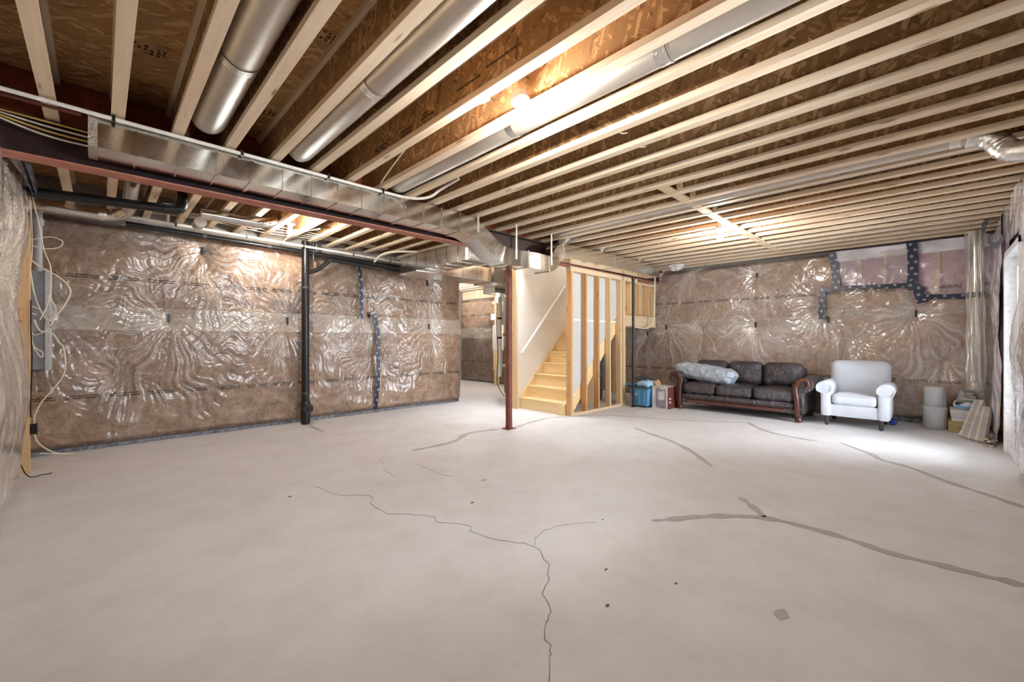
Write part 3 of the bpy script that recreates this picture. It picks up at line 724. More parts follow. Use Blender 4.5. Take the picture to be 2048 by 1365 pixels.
# ------------------------------------------------------------------ steel beam and post
BY0, BY1, BZ0, BZ1 = 3.91, 4.05, 2.32, 2.568
bm_ = thing('steel_beam', 'dark red steel beam running under the joists', 'beam', (3.9, 3.98, BZ0))
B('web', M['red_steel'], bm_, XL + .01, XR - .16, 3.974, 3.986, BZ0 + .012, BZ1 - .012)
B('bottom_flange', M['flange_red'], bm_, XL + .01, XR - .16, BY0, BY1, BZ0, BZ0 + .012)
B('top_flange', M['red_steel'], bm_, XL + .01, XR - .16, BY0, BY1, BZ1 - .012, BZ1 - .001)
pst = thing('steel_post', 'round dark red steel post standing mid-room under the beam', 'post', (3.875, 3.985, 0))
MB().lathe([(.044, .008), (.046, .05), (.044, .06), (.044, BZ0 - .014)], (3.875, 3.985, 0), 20).build('shaft', M['red_post'], pst, True)
MB().box(3.80, 3.95, 3.92, 4.05, 0, .009).build('base_plate', M['red_post'], pst)
B('cap_plate', M['red_steel'], pst, 3.79, 3.96, 3.915, 4.045, BZ0 - .014, BZ0 - .001)
# white water line and darker copper line along the beam
wl = thing('water_line', 'white plastic pipe strapped below the joists along the duct', 'pipe', (0.8, 3.56, 2.54))
MB().tube(smooth_path([(-0.46, 3.545, 2.548), (0.1, 3.56, 2.549), (0.8, 3.565, 2.549), (1.5, 3.57, 2.548), (1.95, 3.565, 2.547), (2.07, 3.52, 2.535), (2.17, 3.44, 2.53), (2.24, 3.36, 2.55), (2.28, 3.26, 2.60), (2.29, 3.0, 2.63)], 6), .013, 10).build('pipe', M['pvc'], wl, True)
for x in (0.06, 0.74, 1.36, 1.85): MB().box(x - .008, x + .008, 3.545, 3.585, 2.533, 2.572).build('pipe_strap', M['abs'], wl)
MB().lathe([(.02, -.03), (.02, .03)], (-0.44, 3.545, 2.548), 12, 'x').build('fitting', M['abs'], wl, True)
cl_ = thing('copper_line', 'thin dark copper pipe just below the white water line', 'pipe', (-.2, 3.56, 2.52))
MB().tube([(-0.46, 3.557, 2.521), (-.08, 3.560, 2.523)], .010, 8).build('pipe', M['copper'], cl_, True)
dp = thing('drain_pipe', 'dark red sloping pipe at the top left corner', 'pipe', (-0.4, 3.8, 2.5))
MB().tube([(-0.47, 3.50, 2.50), (-0.47, 3.86, 2.47)], .018, 10).build('pipe', M['copper'], dp, True)
bw = thing('cable_bundle', 'yellow and white cables draped along the beam at top left', 'cable', (-0.2, 3.9, 2.5))
for k, m in ((0, 'wire_yellow'), (1, 'wire'), (2, 'wire_yellow'), (3, 'wire')):
    MB().tube(smooth_path([(-0.5, 3.885 - .008 * k, 2.555 - .012 * k), (-0.2, 3.885, 2.545 - .03 * k), (0.2, 3.88, 2.53 - .02 * k), (0.7, 3.885, 2.54)], 6), .006, 6).build('cable', M[m], bw, True)

# ------------------------------------------------------------------ main sheet-metal duct along the beam
md = thing('trunk_duct', 'long rectangular galvanised duct dipping around the steel post', 'duct', (3.6, 3.73, 2.3))
cs = [(-0.05, 2.467, 0), (2.78, 2.455, 0), (2.92, 2.442, 0), (3.04, 2.405, 0), (3.16, 2.33, .0), (3.27, 2.25, .01), (3.38, 2.195, .02), (3.50, 2.172, .045), (3.61, 2.168, .085), (3.72, 2.168, .108), (3.83, 2.168, .12), (3.94, 2.168, .12), (4.05, 2.168, .108), (4.16, 2.172, .08), (4.25, 2.190, .05), (4.34, 2.24, .02), (4.42, 2.32, 0), (4.50, 2.39, 0), (4.60, 2.425, 0), (4.70, 2.432, 0), (7.40, 2.44, 0)]
def duct_station(x):
    x = min(max(x, -.05), 7.4)
    for (a, b) in zip(cs[:-1], cs[1:]):
        if a[0] <= x <= b[0] + 1e-6:
            k = (x - a[0]) / (b[0] - a[0]); z = a[1] + (b[1] - a[1]) * k; j = a[2] + (b[2] - a[2]) * k
            return Vector((x, 0, z)), j, Vector((b[0] - a[0], 0, b[1] - a[1])).normalized()
def sect(x, hh=.098, y0=3.60, y1=3.86):
    e = .04; c, j, _ = duct_station(x); c = Vector((x, 0, c.z))
    a = duct_station(max(-.05, x - e))[0]; b = duct_station(min(7.4, x + e))[0]; tg = (b - a).normalized()
    up = Vector((-tg.z, 0, tg.x))
    return [(c.x - up.x * hh, y0 - j, c.z - up.z * hh), (c.x + up.x * hh, y0 - j, c.z + up.z * hh), (c.x + up.x * hh, y1 - j, c.z + up.z * hh), (c.x - up.x * hh, y1 - j, c.z - up.z * hh)]
def duct_piece(xs, name, mat, grow=0.0):
    m = MB(); vs = []
    for x in xs:
        s = sect(x); c = sum((Vector(p) for p in s), Vector()) / 4
        vs += [Vector(p) + (Vector((0, p[1] - c.y, 0)).normalized() + Vector((p[0] - c.x, 0, p[2] - c.z)).normalized()) * grow for p in s]
    n = len(xs); fs = [(0, 1, 2, 3), tuple(reversed(range(4 * n - 4, 4 * n)))]
    for i in range(n - 1):
        for k in range(4): fs.append((4 * i + k, 4 * i + 4 + k, 4 * i + 4 + (k + 1) % 4, 4 * i + (k + 1) % 4))
    m.add(vs, fs); return m.build(name, mat, md)
brk = [-0.05]
while brk[-1] < 2.55: brk.append(brk[-1] + 0.215)
brk[-1] = 2.78
brk += [3.46, 3.72, 4.16, 4.58, 5.9, 7.4]
for a, b in zip(brk[:-1], brk[1:]):
    n = 2 if b <= 2.8 or a >= 4.5 else 11
    duct_piece([a + .001 + (b - a - .002) * i / (n - 1) for i in range(n)], 'duct_section', M['galv'])
for i, x in enumerate(brk[1:-1]):
    w = .005 if x < 2.75 and i not in (3, 9) else .012
    duct_piece([x - w, x + w], 'drive_cleat', M['galv'], .008)
duct_piece([-.052, -.01], 'foil_tape', M['foil'], .003)
for x in (3.40, 4.60, 5.86): duct_piece([x - .035, x + .0], 'foil_tape', M['foil'], .003)
for x, z1 in ((3.56, ZJ), (4.22, ZJ), (3.02, ZJ)):
    c, j, _ = duct_station(x)
    B('hanger_strap', M['galv_dull'], md, x - .014, x + .014, 3.596 - j, 3.599 - j, c.z - .02, z1)
# takeoff boots on the right run
def round_duct(name, label, x, y0, y1, z, r, elbow=True, seam=None, group='round ducts between the joists'):
    d = thing(name, label, 'duct', (x, (y0 + y1) / 2, z), group)
    path = [(x, y1, z), (x, y0, z)]
    if elbow:
        path = [(x, y1, z)] + [(x, y0 - .10 * math.sin(a), z + .10 * (1 - math.cos(a))) for a in [0.0]]
        path = [(x, y1, z), (x, y0, z)] + [(x, y0 + .10 * math.sin(a), z + .10 * (1 - math.cos(a))) for a in (.4, .8, 1.2, 1.57)]
    MB().tube(path, r, 28).build('pipe', M['galv_dull'], d, True)
    for s_ in (seam or []):
        MB().tube([(x, s_ - .03, z), (x, s_ + .03, z)], r + .003, 28, False).build('foil_tape', M['foil'], d, True)
        MB().tube([(x, s_ - .036, z), (x, s_ - .028, z)], r + .005, 28, False).build('bead', M['galv_dull'], d, True)
    return d
bay = lambda k: JX0 + JSP * (k + .5)
round_duct('round_duct', 'fat shiny round duct between joists at upper left', bay(2), 3.42, YF + .03, ZJ + .105, .098, True, [2.55])
round_duct('round_duct', 'matte round duct with ragged tape joint, second from the left', bay(4), 3.45, YF + .03, ZJ + .085, .085, True, [2.25])
round_duct('round_duct', 'long slim round duct running past the nearest bulb', bay(7), 3.52, YF + .03, ZJ + .075, .082, True, [0.95, 2.0])
d4 = round_duct('round_duct', 'slim round duct ending in a foil elbow at right edge', bay(15), 3.6, -.16, ZJ + .045, .056, False, [-.1])
MB().tube(smooth_path([(bay(15), -.16, ZJ + .04), (bay(15), -.24, ZJ + .02), (bay(15) - .01, -.30, ZJ - .04), (bay(15) - .03, -.33, ZJ - .10), (bay(15) - .06, -.37, ZJ - .14), (bay(15) - .08, -.44, ZJ - .15)], 4), [.066 + (.006 if i % 2 == 0 else 0) for i in range(21)], 20).build('flexible_elbow', M['foil'], d4, True)
for k, (x, yend) in enumerate(((bay(16), YF + .03), (bay(19), YF + .03), (bay(23), YF + .03))):
    d = thing('takeoff_duct', ['round takeoff pipe rising from duct just right of the post', 'round takeoff pipe rising from middle of the right duct run', 'round takeoff pipe at the far end of the duct'][k], 'duct', (x, 3.5, ZJ), 'takeoff pipes of the right duct run')
    MB().tube(smooth_path([(x, 3.72, 2.545), (x, 3.66, 2.60), (x, 3.58, 2.655), (x, 3.45, 2.665)], 4) , .075, 20).build('boot', M['foil'], d, True)
    MB().tube([(x, 3.46, 2.665), (x, yend, 2.665)], .062, 20).build('pipe', M['galv_dull'], d, True)

# ------------------------------------------------------------------ second trunk duct beyond the beam
sd = thing('return_duct', 'angular galvanised duct with pointed corner beyond the beam', 'duct', (3.9, 5.4, 2.2))
z0, z1 = 2.20, 2.435
MB().prism([(3.30, 4.10), (3.66, 4.10), (3.66, 5.44), (3.62, 5.44), (3.62, 5.95), (3.42, 5.95), (3.34, 5.90), (3.30, 5.80)], 'z', z0, z1).build('duct_section', M['galv'], sd)
MB().box(3.622, 4.9, 5.45, 5.95, z0, z1).build('duct_section', M['galv'], sd)
MB().box(4.902, 6.2, 5.42, 5.97, z0 - .02, z1).build('duct_section', M['galv'], sd)
for x in (4.25, 4.55, 5.5): MB().box(x - .008, x + .008, 5.445, 5.955, z0 - .005, z1 + .004).build('drive_cleat', M['galv'], sd)
for y in (4.35, 4.60, 4.85, 5.1, 5.35): MB().box(3.294, 3.664, y - .008, y + .008, z0 - .005, z1 + .004).build('drive_cleat', M['galv'], sd)
MB().box(3.296, 3.66, 4.12, 4.18, z0 - .003, z1 + .002).build('foil_tape', M['foil'], sd)
pln = thing('furnace_plenum', 'stepped sheet-metal plenum above the furnace', 'duct', (6.5, 6.4, 2.0))
MB().box(6.0, 6.9, 5.99, 6.46, 1.98, 2.30).build('plenum_box', M['galv'], pln)
MB().box(5.5, 6.0, 6.05, 6.40, 2.10, 2.24).build('plenum_arm', M['galv'], pln)
for x in (5.7, 5.8, 5.9): MB().box(x - .006, x + .006, 6.045, 6.405, 2.096, 2.244).build('drive_cleat', M['galv'], pln)
fu = thing('furnace', 'olive green furnace cabinet half hidden behind the steel post', 'furnace', (6.43, 6.2, 0))
fcab = MB().box(6.15, 6.72, 5.95, 6.48, .04, 1.02, bev=.015).build('cabinet', M['furnace'], fu)
MB().box(6.15, 6.72, 5.95, 6.48, 1.025, 1.97).build('upper_casing', M['galv_dull'], fu)
B('access_panel', M['furnace'], fcab, 6.138, 6.15, 6.0, 6.44, .10, .52); B('access_panel', M['furnace'], fcab, 6.138, 6.15, 6.0, 6.44, .55, .98)
B('rating_label', M['tile_box'], fcab, 6.134, 6.138, 6.30, 6.36, .60, .64); B('rating_label', M['tile_box'], fcab, 6.134, 6.138, 6.34, 6.42, .42, .46)
for x in (6.2, 6.66): B('foot', M['abs'], fu, x - .03, x + .03, 5.98, 6.45, 0, .04)
B('valve', M['brass'], fu, 6.10, 6.15, 6.40, 6.46, 1.25, 1.32)
pv = thing('vent_pipe', 'white plastic vent pipe standing beside the furnace', 'pipe', (5.86, 6.3, .4))
MB().tube([(5.86, 6.30, .42), (5.86, 6.30, 2.06)], .042, 16).build('pipe', M['pvc'], pv, True)
MB().tube([(5.86, 6.30, .64), (6.02, 6.30, .64), (6.13, 6.30, .64)], .03, 12).build('branch', M['pvc'], pv, True)
for z in (.55, .80, 1.2, 1.6): MB().lathe([(.048, 0), (.048, .04)], (5.86, 6.30, z), 16).build('coupling', M['pvc'] if z in (.55,) else M['abs'] if z > 1 else M['pvc'], pv, True)
MB().tube(smooth_path([(5.82, 6.33, 2.0), (5.80, 6.32, 1.4), (5.81, 6.30, .8), (5.79, 6.3, .3), (5.9, 6.2, .02)], 6), .008, 6).build('drain_hose', M['wire_black'], pv, True)
po = thing('furnace_corner_post', 'bare wood post with a pale board in the furnace corner', 'post', (7.2, 7.85, 0))
B('post', M['stud'], po, 7.16, 7.25, 7.81, 7.90, 0, 2.57)
B('board', M['tile_box'], po, 7.13, 7.16, 7.55, 7.93, .92, 1.55); B('shelf', M['stud'], po, 7.13, 7.16, 7.6, 7.90, .40, .92)
B('small_box', M['white'], po, 7.12, 7.16, 7.86, 7.98, 1.68, 1.84)
# ------------------------------------------------------------------ bulbs
def bulb_fixture(label, x, y, ztop, up=0.03):
    d = thing('bulb_fixture', label, 'light', (x, y, ztop), 'bare bulbs in white porcelain holders')
    MB().lathe([(.058, 0), (.060, -.012), (.052, -.026), (.030, -.034), (.026, -.060), (.022, -.062)], (x, y, ztop), 20).build('lamp_holder', M['porcelain'], d, True)
    MB().lathe([(.013, -.062), (.016, -.075), (.028, -.098), (.033, -.118), (.029, -.140), (.015, -.155), (.002, -.158)], (x, y, ztop), 16).build('bulb', M['bulb'], d, True)
    MB().lathe([(.045, 0), (.045, up)], (x, y, ztop + .0005), 8).build('junction_box', M['galv_dull'], d, True)
    return d
bulb_fixture('bright bare bulb nearest the camera, under the joists', 1.745, 1.70, 2.590, .04)
bulb_fixture('bare bulb above the left insulated wall beyond the beam', 1.62, 5.42, 2.590, .04)
bulb_fixture('bare bulb beside the bridging row before the sofa wall', 5.435, 1.86, 2.565, .0095)
bulb_fixture('small far bulb in the furnace corner', 6.40, 6.93, 2.17, .40)

bulb_fixture('bare bulb around the corner in the furnace recess', 6.286, 9.05, 2.574, .0005)
bulb_fixture('unseen bare bulb added at the stairwell top to light the stairs', 6.9, 4.55, 4.18, .02)  # unseen lamp, added to brighten the stairs inside the closed shaft

# ------------------------------------------------------------------ cables on the ceiling
def cable(label, pts, r=.0055, mat='wire', name='ceiling_cable', group='cables on the joists'):
    o = MB().tube(smooth_path(pts, 6), r, 7).build(name, M[mat], None, True); return tag(o, label, 'cable', group)
cable('cream cable from beam to the nearest bulb', [(1.80, 3.50, 2.60), (1.72, 3.1, 2.64), (1.66, 2.7, 2.68), (1.62, 2.2, 2.68), (1.60, 1.9, 2.68), (1.605, 1.6, 2.70)])
c0 = cable('cream cable coil beside the nearest bulb', [(1.72, 1.72, 2.63), (1.66, 1.76, 2.70), (1.63, 1.86, 2.72), (1.63, 1.96, 2.68), (1.63, 1.94, 2.62), (1.64, 1.85, 2.61)], .0075)
for i, (a, b) in enumerate(((9, 1.55), (10, 1.56), (11, 1.60), (12, 1.65), (14, 1.95), (13, 2.02))):
    x = JX0 + JSP * a
    cable(['short cable end poking through joist web right of the nearest bulb', 'second cable end poking through a web beyond the nearest bulb', 'third cable end poking through a web beyond the nearest bulb', 'fourth cable stub between joists in mid ceiling', 'cable stub near the start of the bridging row', 'cable stub just before the bridging row'][i],
          [(x + .03, b, 2.70), (x + .12, b + .01, 2.665), (x + .20, b + .02, 2.66), (x + .28, b + .02, 2.69)])
cable('cream cable curling below beam in front of the angular duct', [(2.55, 4.2, 2.54), (2.58, 4.3, 2.50), (2.62, 4.35, 2.43), (2.68, 4.4, 2.40)])
for k in range(4):
    y = 5.95 + .07 * k
    cable(['topmost', 'second', 'third', 'lowest'][k] + ' cream cable strung over the left insulated wall', [(0.35, y, 2.66 - .02 * k), (0.9, y + .02, 2.63), (1.6, y - .02, 2.64 - .02 * k), (2.4, y, 2.62), (3.2, y + .02, 2.60)], .005)
cable('cream cable arching down beside the bulb over the left wall', [(1.75, 6.15, 2.50), (1.80, 6.05, 2.56), (1.90, 5.8, 2.60), (2.0, 5.5, 2.60)], .009)
cable('thick pale hose arching above the angular duct corner', [(3.05, 6.15, 2.40), (3.05, 5.95, 2.47), (3.12, 5.7, 2.50), (3.35, 5.4, 2.49)], .016)

# ------------------------------------------------------------------ pipes and ducts over wall A
bp = thing('abs_drain', 'fat black drain pipe with elbow below the beam at left', 'pipe', (0.1, 5.3, 2.4))
MB().tube(smooth_path([(-0.50, 5.22, 2.40), (0.3, 5.22, 2.445), (0.48, 5.22, 2.455), (0.55, 5.22, 2.475), (0.58, 5.22, 2.53), (0.58, 5.22, 2.80)], 5), .042, 16).build('pipe', M['abs'], bp, True)
MB().tube(smooth_path([(0.43, 5.22, 2.452), (0.50, 5.22, 2.459), (0.56, 5.22, 2.478), (0.58, 5.22, 2.545)], 4), .051, 16).build('elbow', M['abs'], bp, True)
sk = thing('soil_stack', 'vertical black drain stack with cleanout by the left wall', 'pipe', (2.05, 6.20, 0))
MB().tube([(2.05, 6.20, 0), (2.05, 6.20, 2.565)], .050, 20).build('pipe', M['abs'], sk, True)
MB().lathe([(.060, .02), (.062, .10), (.062, .30), (.056, .32)], (2.05, 6.20, 0), 20).build('hub', M['abs'], sk, True)
MB().lathe([(.052, 0), (.052, -.06), (.062, -.062), (.062, -.085)], (2.05, 6.15, .23), 20, 'y').build('cleanout', M['abs'], sk, True)
B('cleanout_plug', M['abs'], sk, 2.03, 2.07, 6.04, 6.065, .21, .25)
for z in (.42, 1.9): MB().lathe([(.056, 0), (.056, .03)], (2.05, 6.20, z), 20).build('coupling', M['dark_plastic'], sk, True)
MB().tube([(2.16, 6.2, 2.30), (2.16, 6.2, 2.62)], .022, 10).build('side_pipe', M['abs'], sk, True)
MB().tube(smooth_path([(2.09, 6.2, 2.13), (2.22, 6.19, 2.19), (2.36, 6.17, 2.32), (2.42, 6.16, 2.345), (2.8, 6.15, 2.325), (3.5, 6.14, 2.29)], 5), .030, 12).build('branch', M['abs'], sk, True)
bl = thing('black_pipe_run', 'black horizontal pipe along the top of the left wall', 'pipe', (1.8, 6.2, 2.4))
MB().tube([(0.2, 6.22, 2.455), (3.52, 6.20, 2.375)], .030, 12).build('pipe', M['abs'], bl, True)
for x in (.9, 1.6, 2.5, 3.2): MB().lathe([(.034, -.02), (.034, .02)], (x, 6.215, 2.455 - (x - .2) * .0241), 12, 'x').build('coupling', M['dark_plastic'], bl, True)
wp = thing('white_pipe_run', 'white pipe with black clips above the black pipe run', 'pipe', (1.8, 6.15, 2.5))
MB().tube([(0.15, 6.12, 2.520), (3.55, 6.12, 2.440)], .016, 10).build('pipe', M['pvc'], wp, True)
for x in (.62, 1.32, 2.0, 2.7, 3.3): B('pipe_clip', M['abs'], wp, x - .007, x + .007, 6.10, 6.14, 2.500 - (x - .15) * .0235, 2.54 - (x - .15) * .0235)
MB().tube([(0.55, 6.12, 2.51), (0.55, 6.10, 2.62)], .016, 10).build('branch', M['pvc'], wp, True)
rd = thing('crosswise_duct', 'round metal duct with jointed elbow above the left wall', 'duct', (-0.1, 5.95, 2.44))
def elbow_duct(d, y, z, xa, xb, r, turn):
    MB().tube([(xa, y, z), (xb, y, z)], r, 24).build('pipe', M['galv'], d, True)
    pth = [(xb, y, z), (xb + .06, y, z + .01), (xb + .12, y - turn * .02, z + .03), (xb + .17, y - turn * .07, z + .06), (xb + .19, y - turn * .14, z + .09), (xb + .19, y - turn * .24, z + .11)]
    MB().tube(smooth_path(pth, 3), [r + (.004 if i % 3 == 0 else 0) for i in range(16)], 24).build('elbow', M['galv'], d, True)
    MB().tube([(xb - .03, y, z), (xb + .01, y, z)], r + .004, 24, False).build('foil_tape', M['foil'], d, True)
    MB().tube([(xb + .19, y - turn * .22, z + .11), (xb + .19, y - turn * 1.5, z + .16)], r - .004, 24).build('riser', M['galv'], d, True)
elbow_duct(rd, 5.98, 2.465, -0.5, 0.02, .062, 1)
rd2 = thing('crosswise_duct', 'second round metal duct ending in an elbow by the bulb', 'duct', (1.1, 5.4, 2.5))
elbow_duct(rd2, 5.42, 2.515, 0.76, 1.26, .058, -.6)
MB().tube([(0.80, 5.75, 2.50), (0.80, 5.95, 2.50)], .058, 20).build('branch', M['galv_dull'], rd2, True)
fl = MB()
for i in range(7): fl.box(1.75 + i * .13, 1.75 + i * .13 + .125, 4.75, 5.15, ZJ + .16 + .01 * (i % 3), ZJ + .165 + .01 * (i % 3))
o = fl.build('foil_wrap', M['foil'], None); tag(o, 'crumpled foil wrap in the joist bays above the beam bulb', 'foil')

# ------------------------------------------------------------------ electrical corner at far left
ep = thing('electrical_panel', 'tall grey electrical panel edge-on at far left', 'electrical panel', (-.44, 6.15, .9))
cab = B('cabinet', M['panel_grey'], ep, XL + .032, -.375, 6.0, 6.28, .90, 1.84)
pdr = B('door', M['panel_trim'], cab, -.375, -.345, 5.99, 6.29, .89, 1.85); B('latch', M['dark_plastic'], pdr if False else cab, -.345, -.338, 6.02, 6.05, 1.3, 1.36)
gc = thing('grey_conduit', 'fat grey plastic conduit rising above the electrical panel', 'pipe', (-.45, 6.1, 1.84))
MB().tube([(-.43, 6.12, 1.84), (-.43, 6.12, 2.50)], .034, 14).build('pipe', M['grey_pvc'], gc, True)
MB().lathe([(.042, 0), (.042, .06)], (-.43, 6.12, 2.30), 14).build('coupling', M['grey_pvc'], gc, True)
cp = thing('corner_post', 'pale wood corner post at far left below the panel', 'post', (-.49, 5.68, 0))
B('post', M['stud'], cp, XL + .031, -.445, 5.64, 5.73, 0, 2.44); B('nailer', M['stud'], cp, XL + .031, -.50, 5.73, 5.80, 0, 2.44)
bx = thing('outlet_box', 'small black outlet box on the far left post', 'electrical box', (-.44, 5.69, .45)); B('box', M['abs'], bx, -.4445, -.405, 5.66, 5.72, .34, .43); B('cover', M['dark_plastic'], bx, -.405, -.40, 5.655, 5.725, .335, .435)
gb = thing('junction_box', 'small grey metal junction box low on the left wall', 'electrical box', (-.5, 5.3, .68)); B('box', M['panel_grey'], gb, XL + .031, XL + .075, 5.24, 5.34, .62, .74); B('cover', M['panel_trim'], gb, XL + .075, XL + .079, 5.235, 5.345, .615, .745)
YC = 5.88
for i, pxs in enumerate(([(60, 395), (52, 470), (60, 540), (72, 600), (95, 640), (118, 625), (140, 590), (135, 570), (110, 550), (82, 535), (62, 520)],
             [(58, 370), (62, 420), (64, 500), (58, 560), (55, 620), (62, 665), (80, 668), (98, 655), (112, 620), (95, 590)],
             [(45, 485), (70, 478), (100, 474), (124, 482), (120, 494), (95, 498), (60, 490), (42, 480)],
             [(68, 640), (80, 662), (102, 665), (118, 685), (128, 700), (129, 745), (105, 780), (85, 802), (72, 825), (68, 845), (72, 880), (95, 900), (120, 913), (146, 913), (140, 922), (110, 937), (80, 943)],
             [(48, 610), (60, 612), (72, 616), (82, 620)], [(44, 622), (58, 625), (74, 630)],
             [(50, 560), (60, 600), (62, 640), (66, 690), (85, 705), (82, 715), (66, 695)],
             [(60, 372), (78, 450), (88, 500), (102, 540), (98, 600), (80, 640)])):
    tag(MB().tube(smooth_path([pt_y(u, v, YC - .02 * i) for u, v in pxs[:-5] if True] + [pt_y(u, min(v, 914 - 2 * i), YC - .02 * i) for u, v in pxs[-5:]], 5), .0065 if i in (0, 3) else .0045, 7).build('loose_cable', M['wire'], None, True),
        ['white cable looping widest across the electrical panel', 'white cable hanging in a tight loop over the panel', 'white cable circling high beside the grey conduit', 'long white cable trailing down to the floor at far left', 'short white cable entering the panel side, upper', 'short white cable entering the panel side, lower', 'thin white cable knotted low on the panel', 'white cable dropping from the ceiling past the conduit'][i], 'cable', 'loose cables at the electrical panel')
tag(MB().tube(smooth_path([pt_y(u, v, 5.62) for u, v in ((62, 600), (62, 660), (64, 720), (62, 780), (61, 815), (62, 835))], 5), .006, 6).build('loose_cable', M['wire_black'], None, True), 'black cable running down to the outlet box', 'cable', 'loose cables at the electrical panel')
tag(MB().tube(smooth_path([(-.50, 5.30, .40), (-.47, 5.35, .15), (-.43, 5.42, .02), (-.36, 5.48, .006), (-.30, 5.49, .006)], 5), .004, 6).build('loose_cable', M['wire_black'], None, True), 'thin black cable curling onto the floor at far left', 'cable', 'loose cables at the electrical panel')

# ------------------------------------------------------------------ stud wall beside the stairs
sw = thing('stud_wall', 'open stud partition of knotty lumber beside the stairs', 'stud wall', (5.95, 3.98, 0))
B('bottom_plate', M['lumber_x'], sw, 5.17, 6.80, 3.935, 4.025, 0, .035)
B('top_plate', M['lumber_x'], sw, 5.15, 7.2, 3.935, 4.025, 2.245, 2.283)
B('top_plate', M['lumber_x'], sw, 5.15, 7.2, 3.935, 4.025, 2.283, 2.319)
for i, (x, m) in enumerate(((5.175, 'stud_orange'), (5.57, 'stud_orange'), (5.925, 'stud_orange'), (6.27, 'stud'), (6.62, 'stud'), (6.662, 'stud'))):
    B('stud', M[m], sw, x - .019, x + .019, 3.935, 4.025, .035, 2.245)
B('stud', M['stud'], sw, 6.70, 6.79, 3.945, 3.983, .035, 2.245)
B('stud', M['stud'], sw, 5.205, 5.243, 3.945, 4.02, .035, 2.245)

# ------------------------------------------------------------------ staircase
stc = thing('staircase', 'pale pine closed-riser stairs climbing beside a drywall wall', 'stairs', (5.95, 4.55, 0))
SX, RUN, RISE = 5.16, 0.19, 0.193
for i in range(8):
    x = SX + i * RUN; z = i * RISE
    B('riser', M['stair'], stc, x, x + .014, 4.085, 5.02, z, z + RISE - .026)
    B('tread', M['stair'], stc, x - .026, x + RUN + .012, 4.085, 5.02, z + RISE - .026, z + RISE, bev=.008)
def stringer(y0, y1, lo, hi):
    xe = SX + 8 * RUN
    MB().prism([(SX - .02, 0), (SX + lo, 0), (xe + .1, (xe + .1 - SX - lo) * RISE / RUN), (xe + .1, 8 * RISE + .1 + hi), (SX - .02, hi + .10)], 'y', y0, y1).build('stringer', M['stair'], stc)
stringer(4.042, 4.083, .17, .06); stringer(5.022, 5.038, .20, .09)
B('newel_block', M['stair'], stc, SX - .045, SX - .02, 4.075, 4.15, 0, .19)
hr = thing('handrail', 'white handrail on brackets along the stair drywall', 'handrail', (5.7, 4.96, 1.5))
MB().tube([(5.13, 4.96, .955), (6.9, 4.96, 2.81)], .021, 12).build('rail', M['white'], hr, True)
for x in (5.2, 5.8, 6.4): MB().tube([(x, 4.96, .955 + (x - 5.13) * 1.048 - .02), (x, 4.99, .955 + (x - 5.13) * 1.048 - .05), (x, 5.035, .955 + (x - 5.13) * 1.048 - .05)], .008, 8).build('bracket', M['chrome'], hr, True)
ld = thing('stair_landing', 'bare lumber landing frame with short cripple studs', 'landing', (7.5, 4.5, 1.45))
B('deck', M['osb_floor'], ld, 6.80, 8.14, 4.08, 5.03, 1.645, 1.663)
B('rim_joist', M['lumber_x'], ld, 6.80, 8.14, 4.04, 4.078, 1.43, 1.645)
B('rim_joist', M['lumber'], ld, 8.10, 8.14, 4.08, 5.03, 1.43, 1.645)
for x in (7.15, 7.5, 7.56, 7.88, 8.12): B('cripple_stud', M['stud'], ld, x - .019, x + .019, 4.045, 4.135, 1.664, 2.25)
B('plate', M['lumber_x'], ld, 6.85, 8.14, 4.04, 4.135, 2.25, 2.29)
B('backing_board', M['tan_board'], ld, 7.2, 8.2, 4.14, 4.155, 1.664, 2.25)
for x in (6.85, 8.05):
    B('support_post', M['stud'], ld, x - .04, x + .04, 4.9, 4.98, 0, 1.43)
ns = thing('wall_stair_near', 'back of drywall behind the open studs of the stair partition', 'wall', (6.0, 4.035, 1.2), kind='structure')
MB().prism([(5.20, .14), (6.80, 1.80), (6.80, 2.56), (5.20, 2.56)], 'y', 4.028, 4.040).build('drywall_sheet', M['dry_back'], ns)
for b in ((5.245, 6.64, 4.0265, 4.0279, 1.485, 1.515), (5.245, 5.38, 4.0265, 4.0279, .30, .325)): B('drywall_seam', M['dry_tape'], ns, *b)
gp = MB().tube(smooth_path([(7.47, 3.72, 2.44), (7.58, 3.78, 2.1), (7.72, 3.86, 1.75), (7.75, 3.9, 1.52), (7.62, 3.92, 1.42), (7.4, 3.92, 1.40), (7.1, 3.94, 1.42)], 6), .012, 8).build('hanging_hose', M['wire'], None, True)
tag(gp, 'pale hose drooping in front of the stair landing frame', 'hose')
vp = thing('black_standpipe', 'thin black pipe standing between stud wall and blue tote', 'pipe', (6.66, 3.72, 0))
MB().tube([(6.66, 3.72, 0), (6.66, 3.72, 2.30)], .022, 12).build('pipe', M['abs'], vp, True)
MB().lathe([(.03, 0), (.03, .06)], (6.66, 3.72, 2.22), 12).build('coupling', M['abs'], vp, True); MB().lathe([(.034, 0), (.034, .02)], (6.66, 3.72, 0), 12).build('flange', M['abs'], vp, True)
lb = thing('leaning_board', 'narrow blue-grey board leaning under the stairs', 'board', (6.9, 4.6, 0))
m = MB(); m.mx = Matrix.Translation((6.95, 4.62, 0)) @ Matrix.Rotation(.12, 4, 'Y'); m.box(-.012, .012, -.06, .06, .01, .95, bev=.004); m.build('board', M['sill'], lb)
m = MB(); m.mx = Matrix.Translation((6.935, 4.62, 0)) @ Matrix.Rotation(.12, 4, 'Y'); m.box(-.004, .003, -.045, .045, .3, .36); m.build('sticker', M['teal'], lb)
ub = thing('brown_carton', 'tall brown carton standing in the dark under the stairs', 'box', (6.55, 4.7, 0))
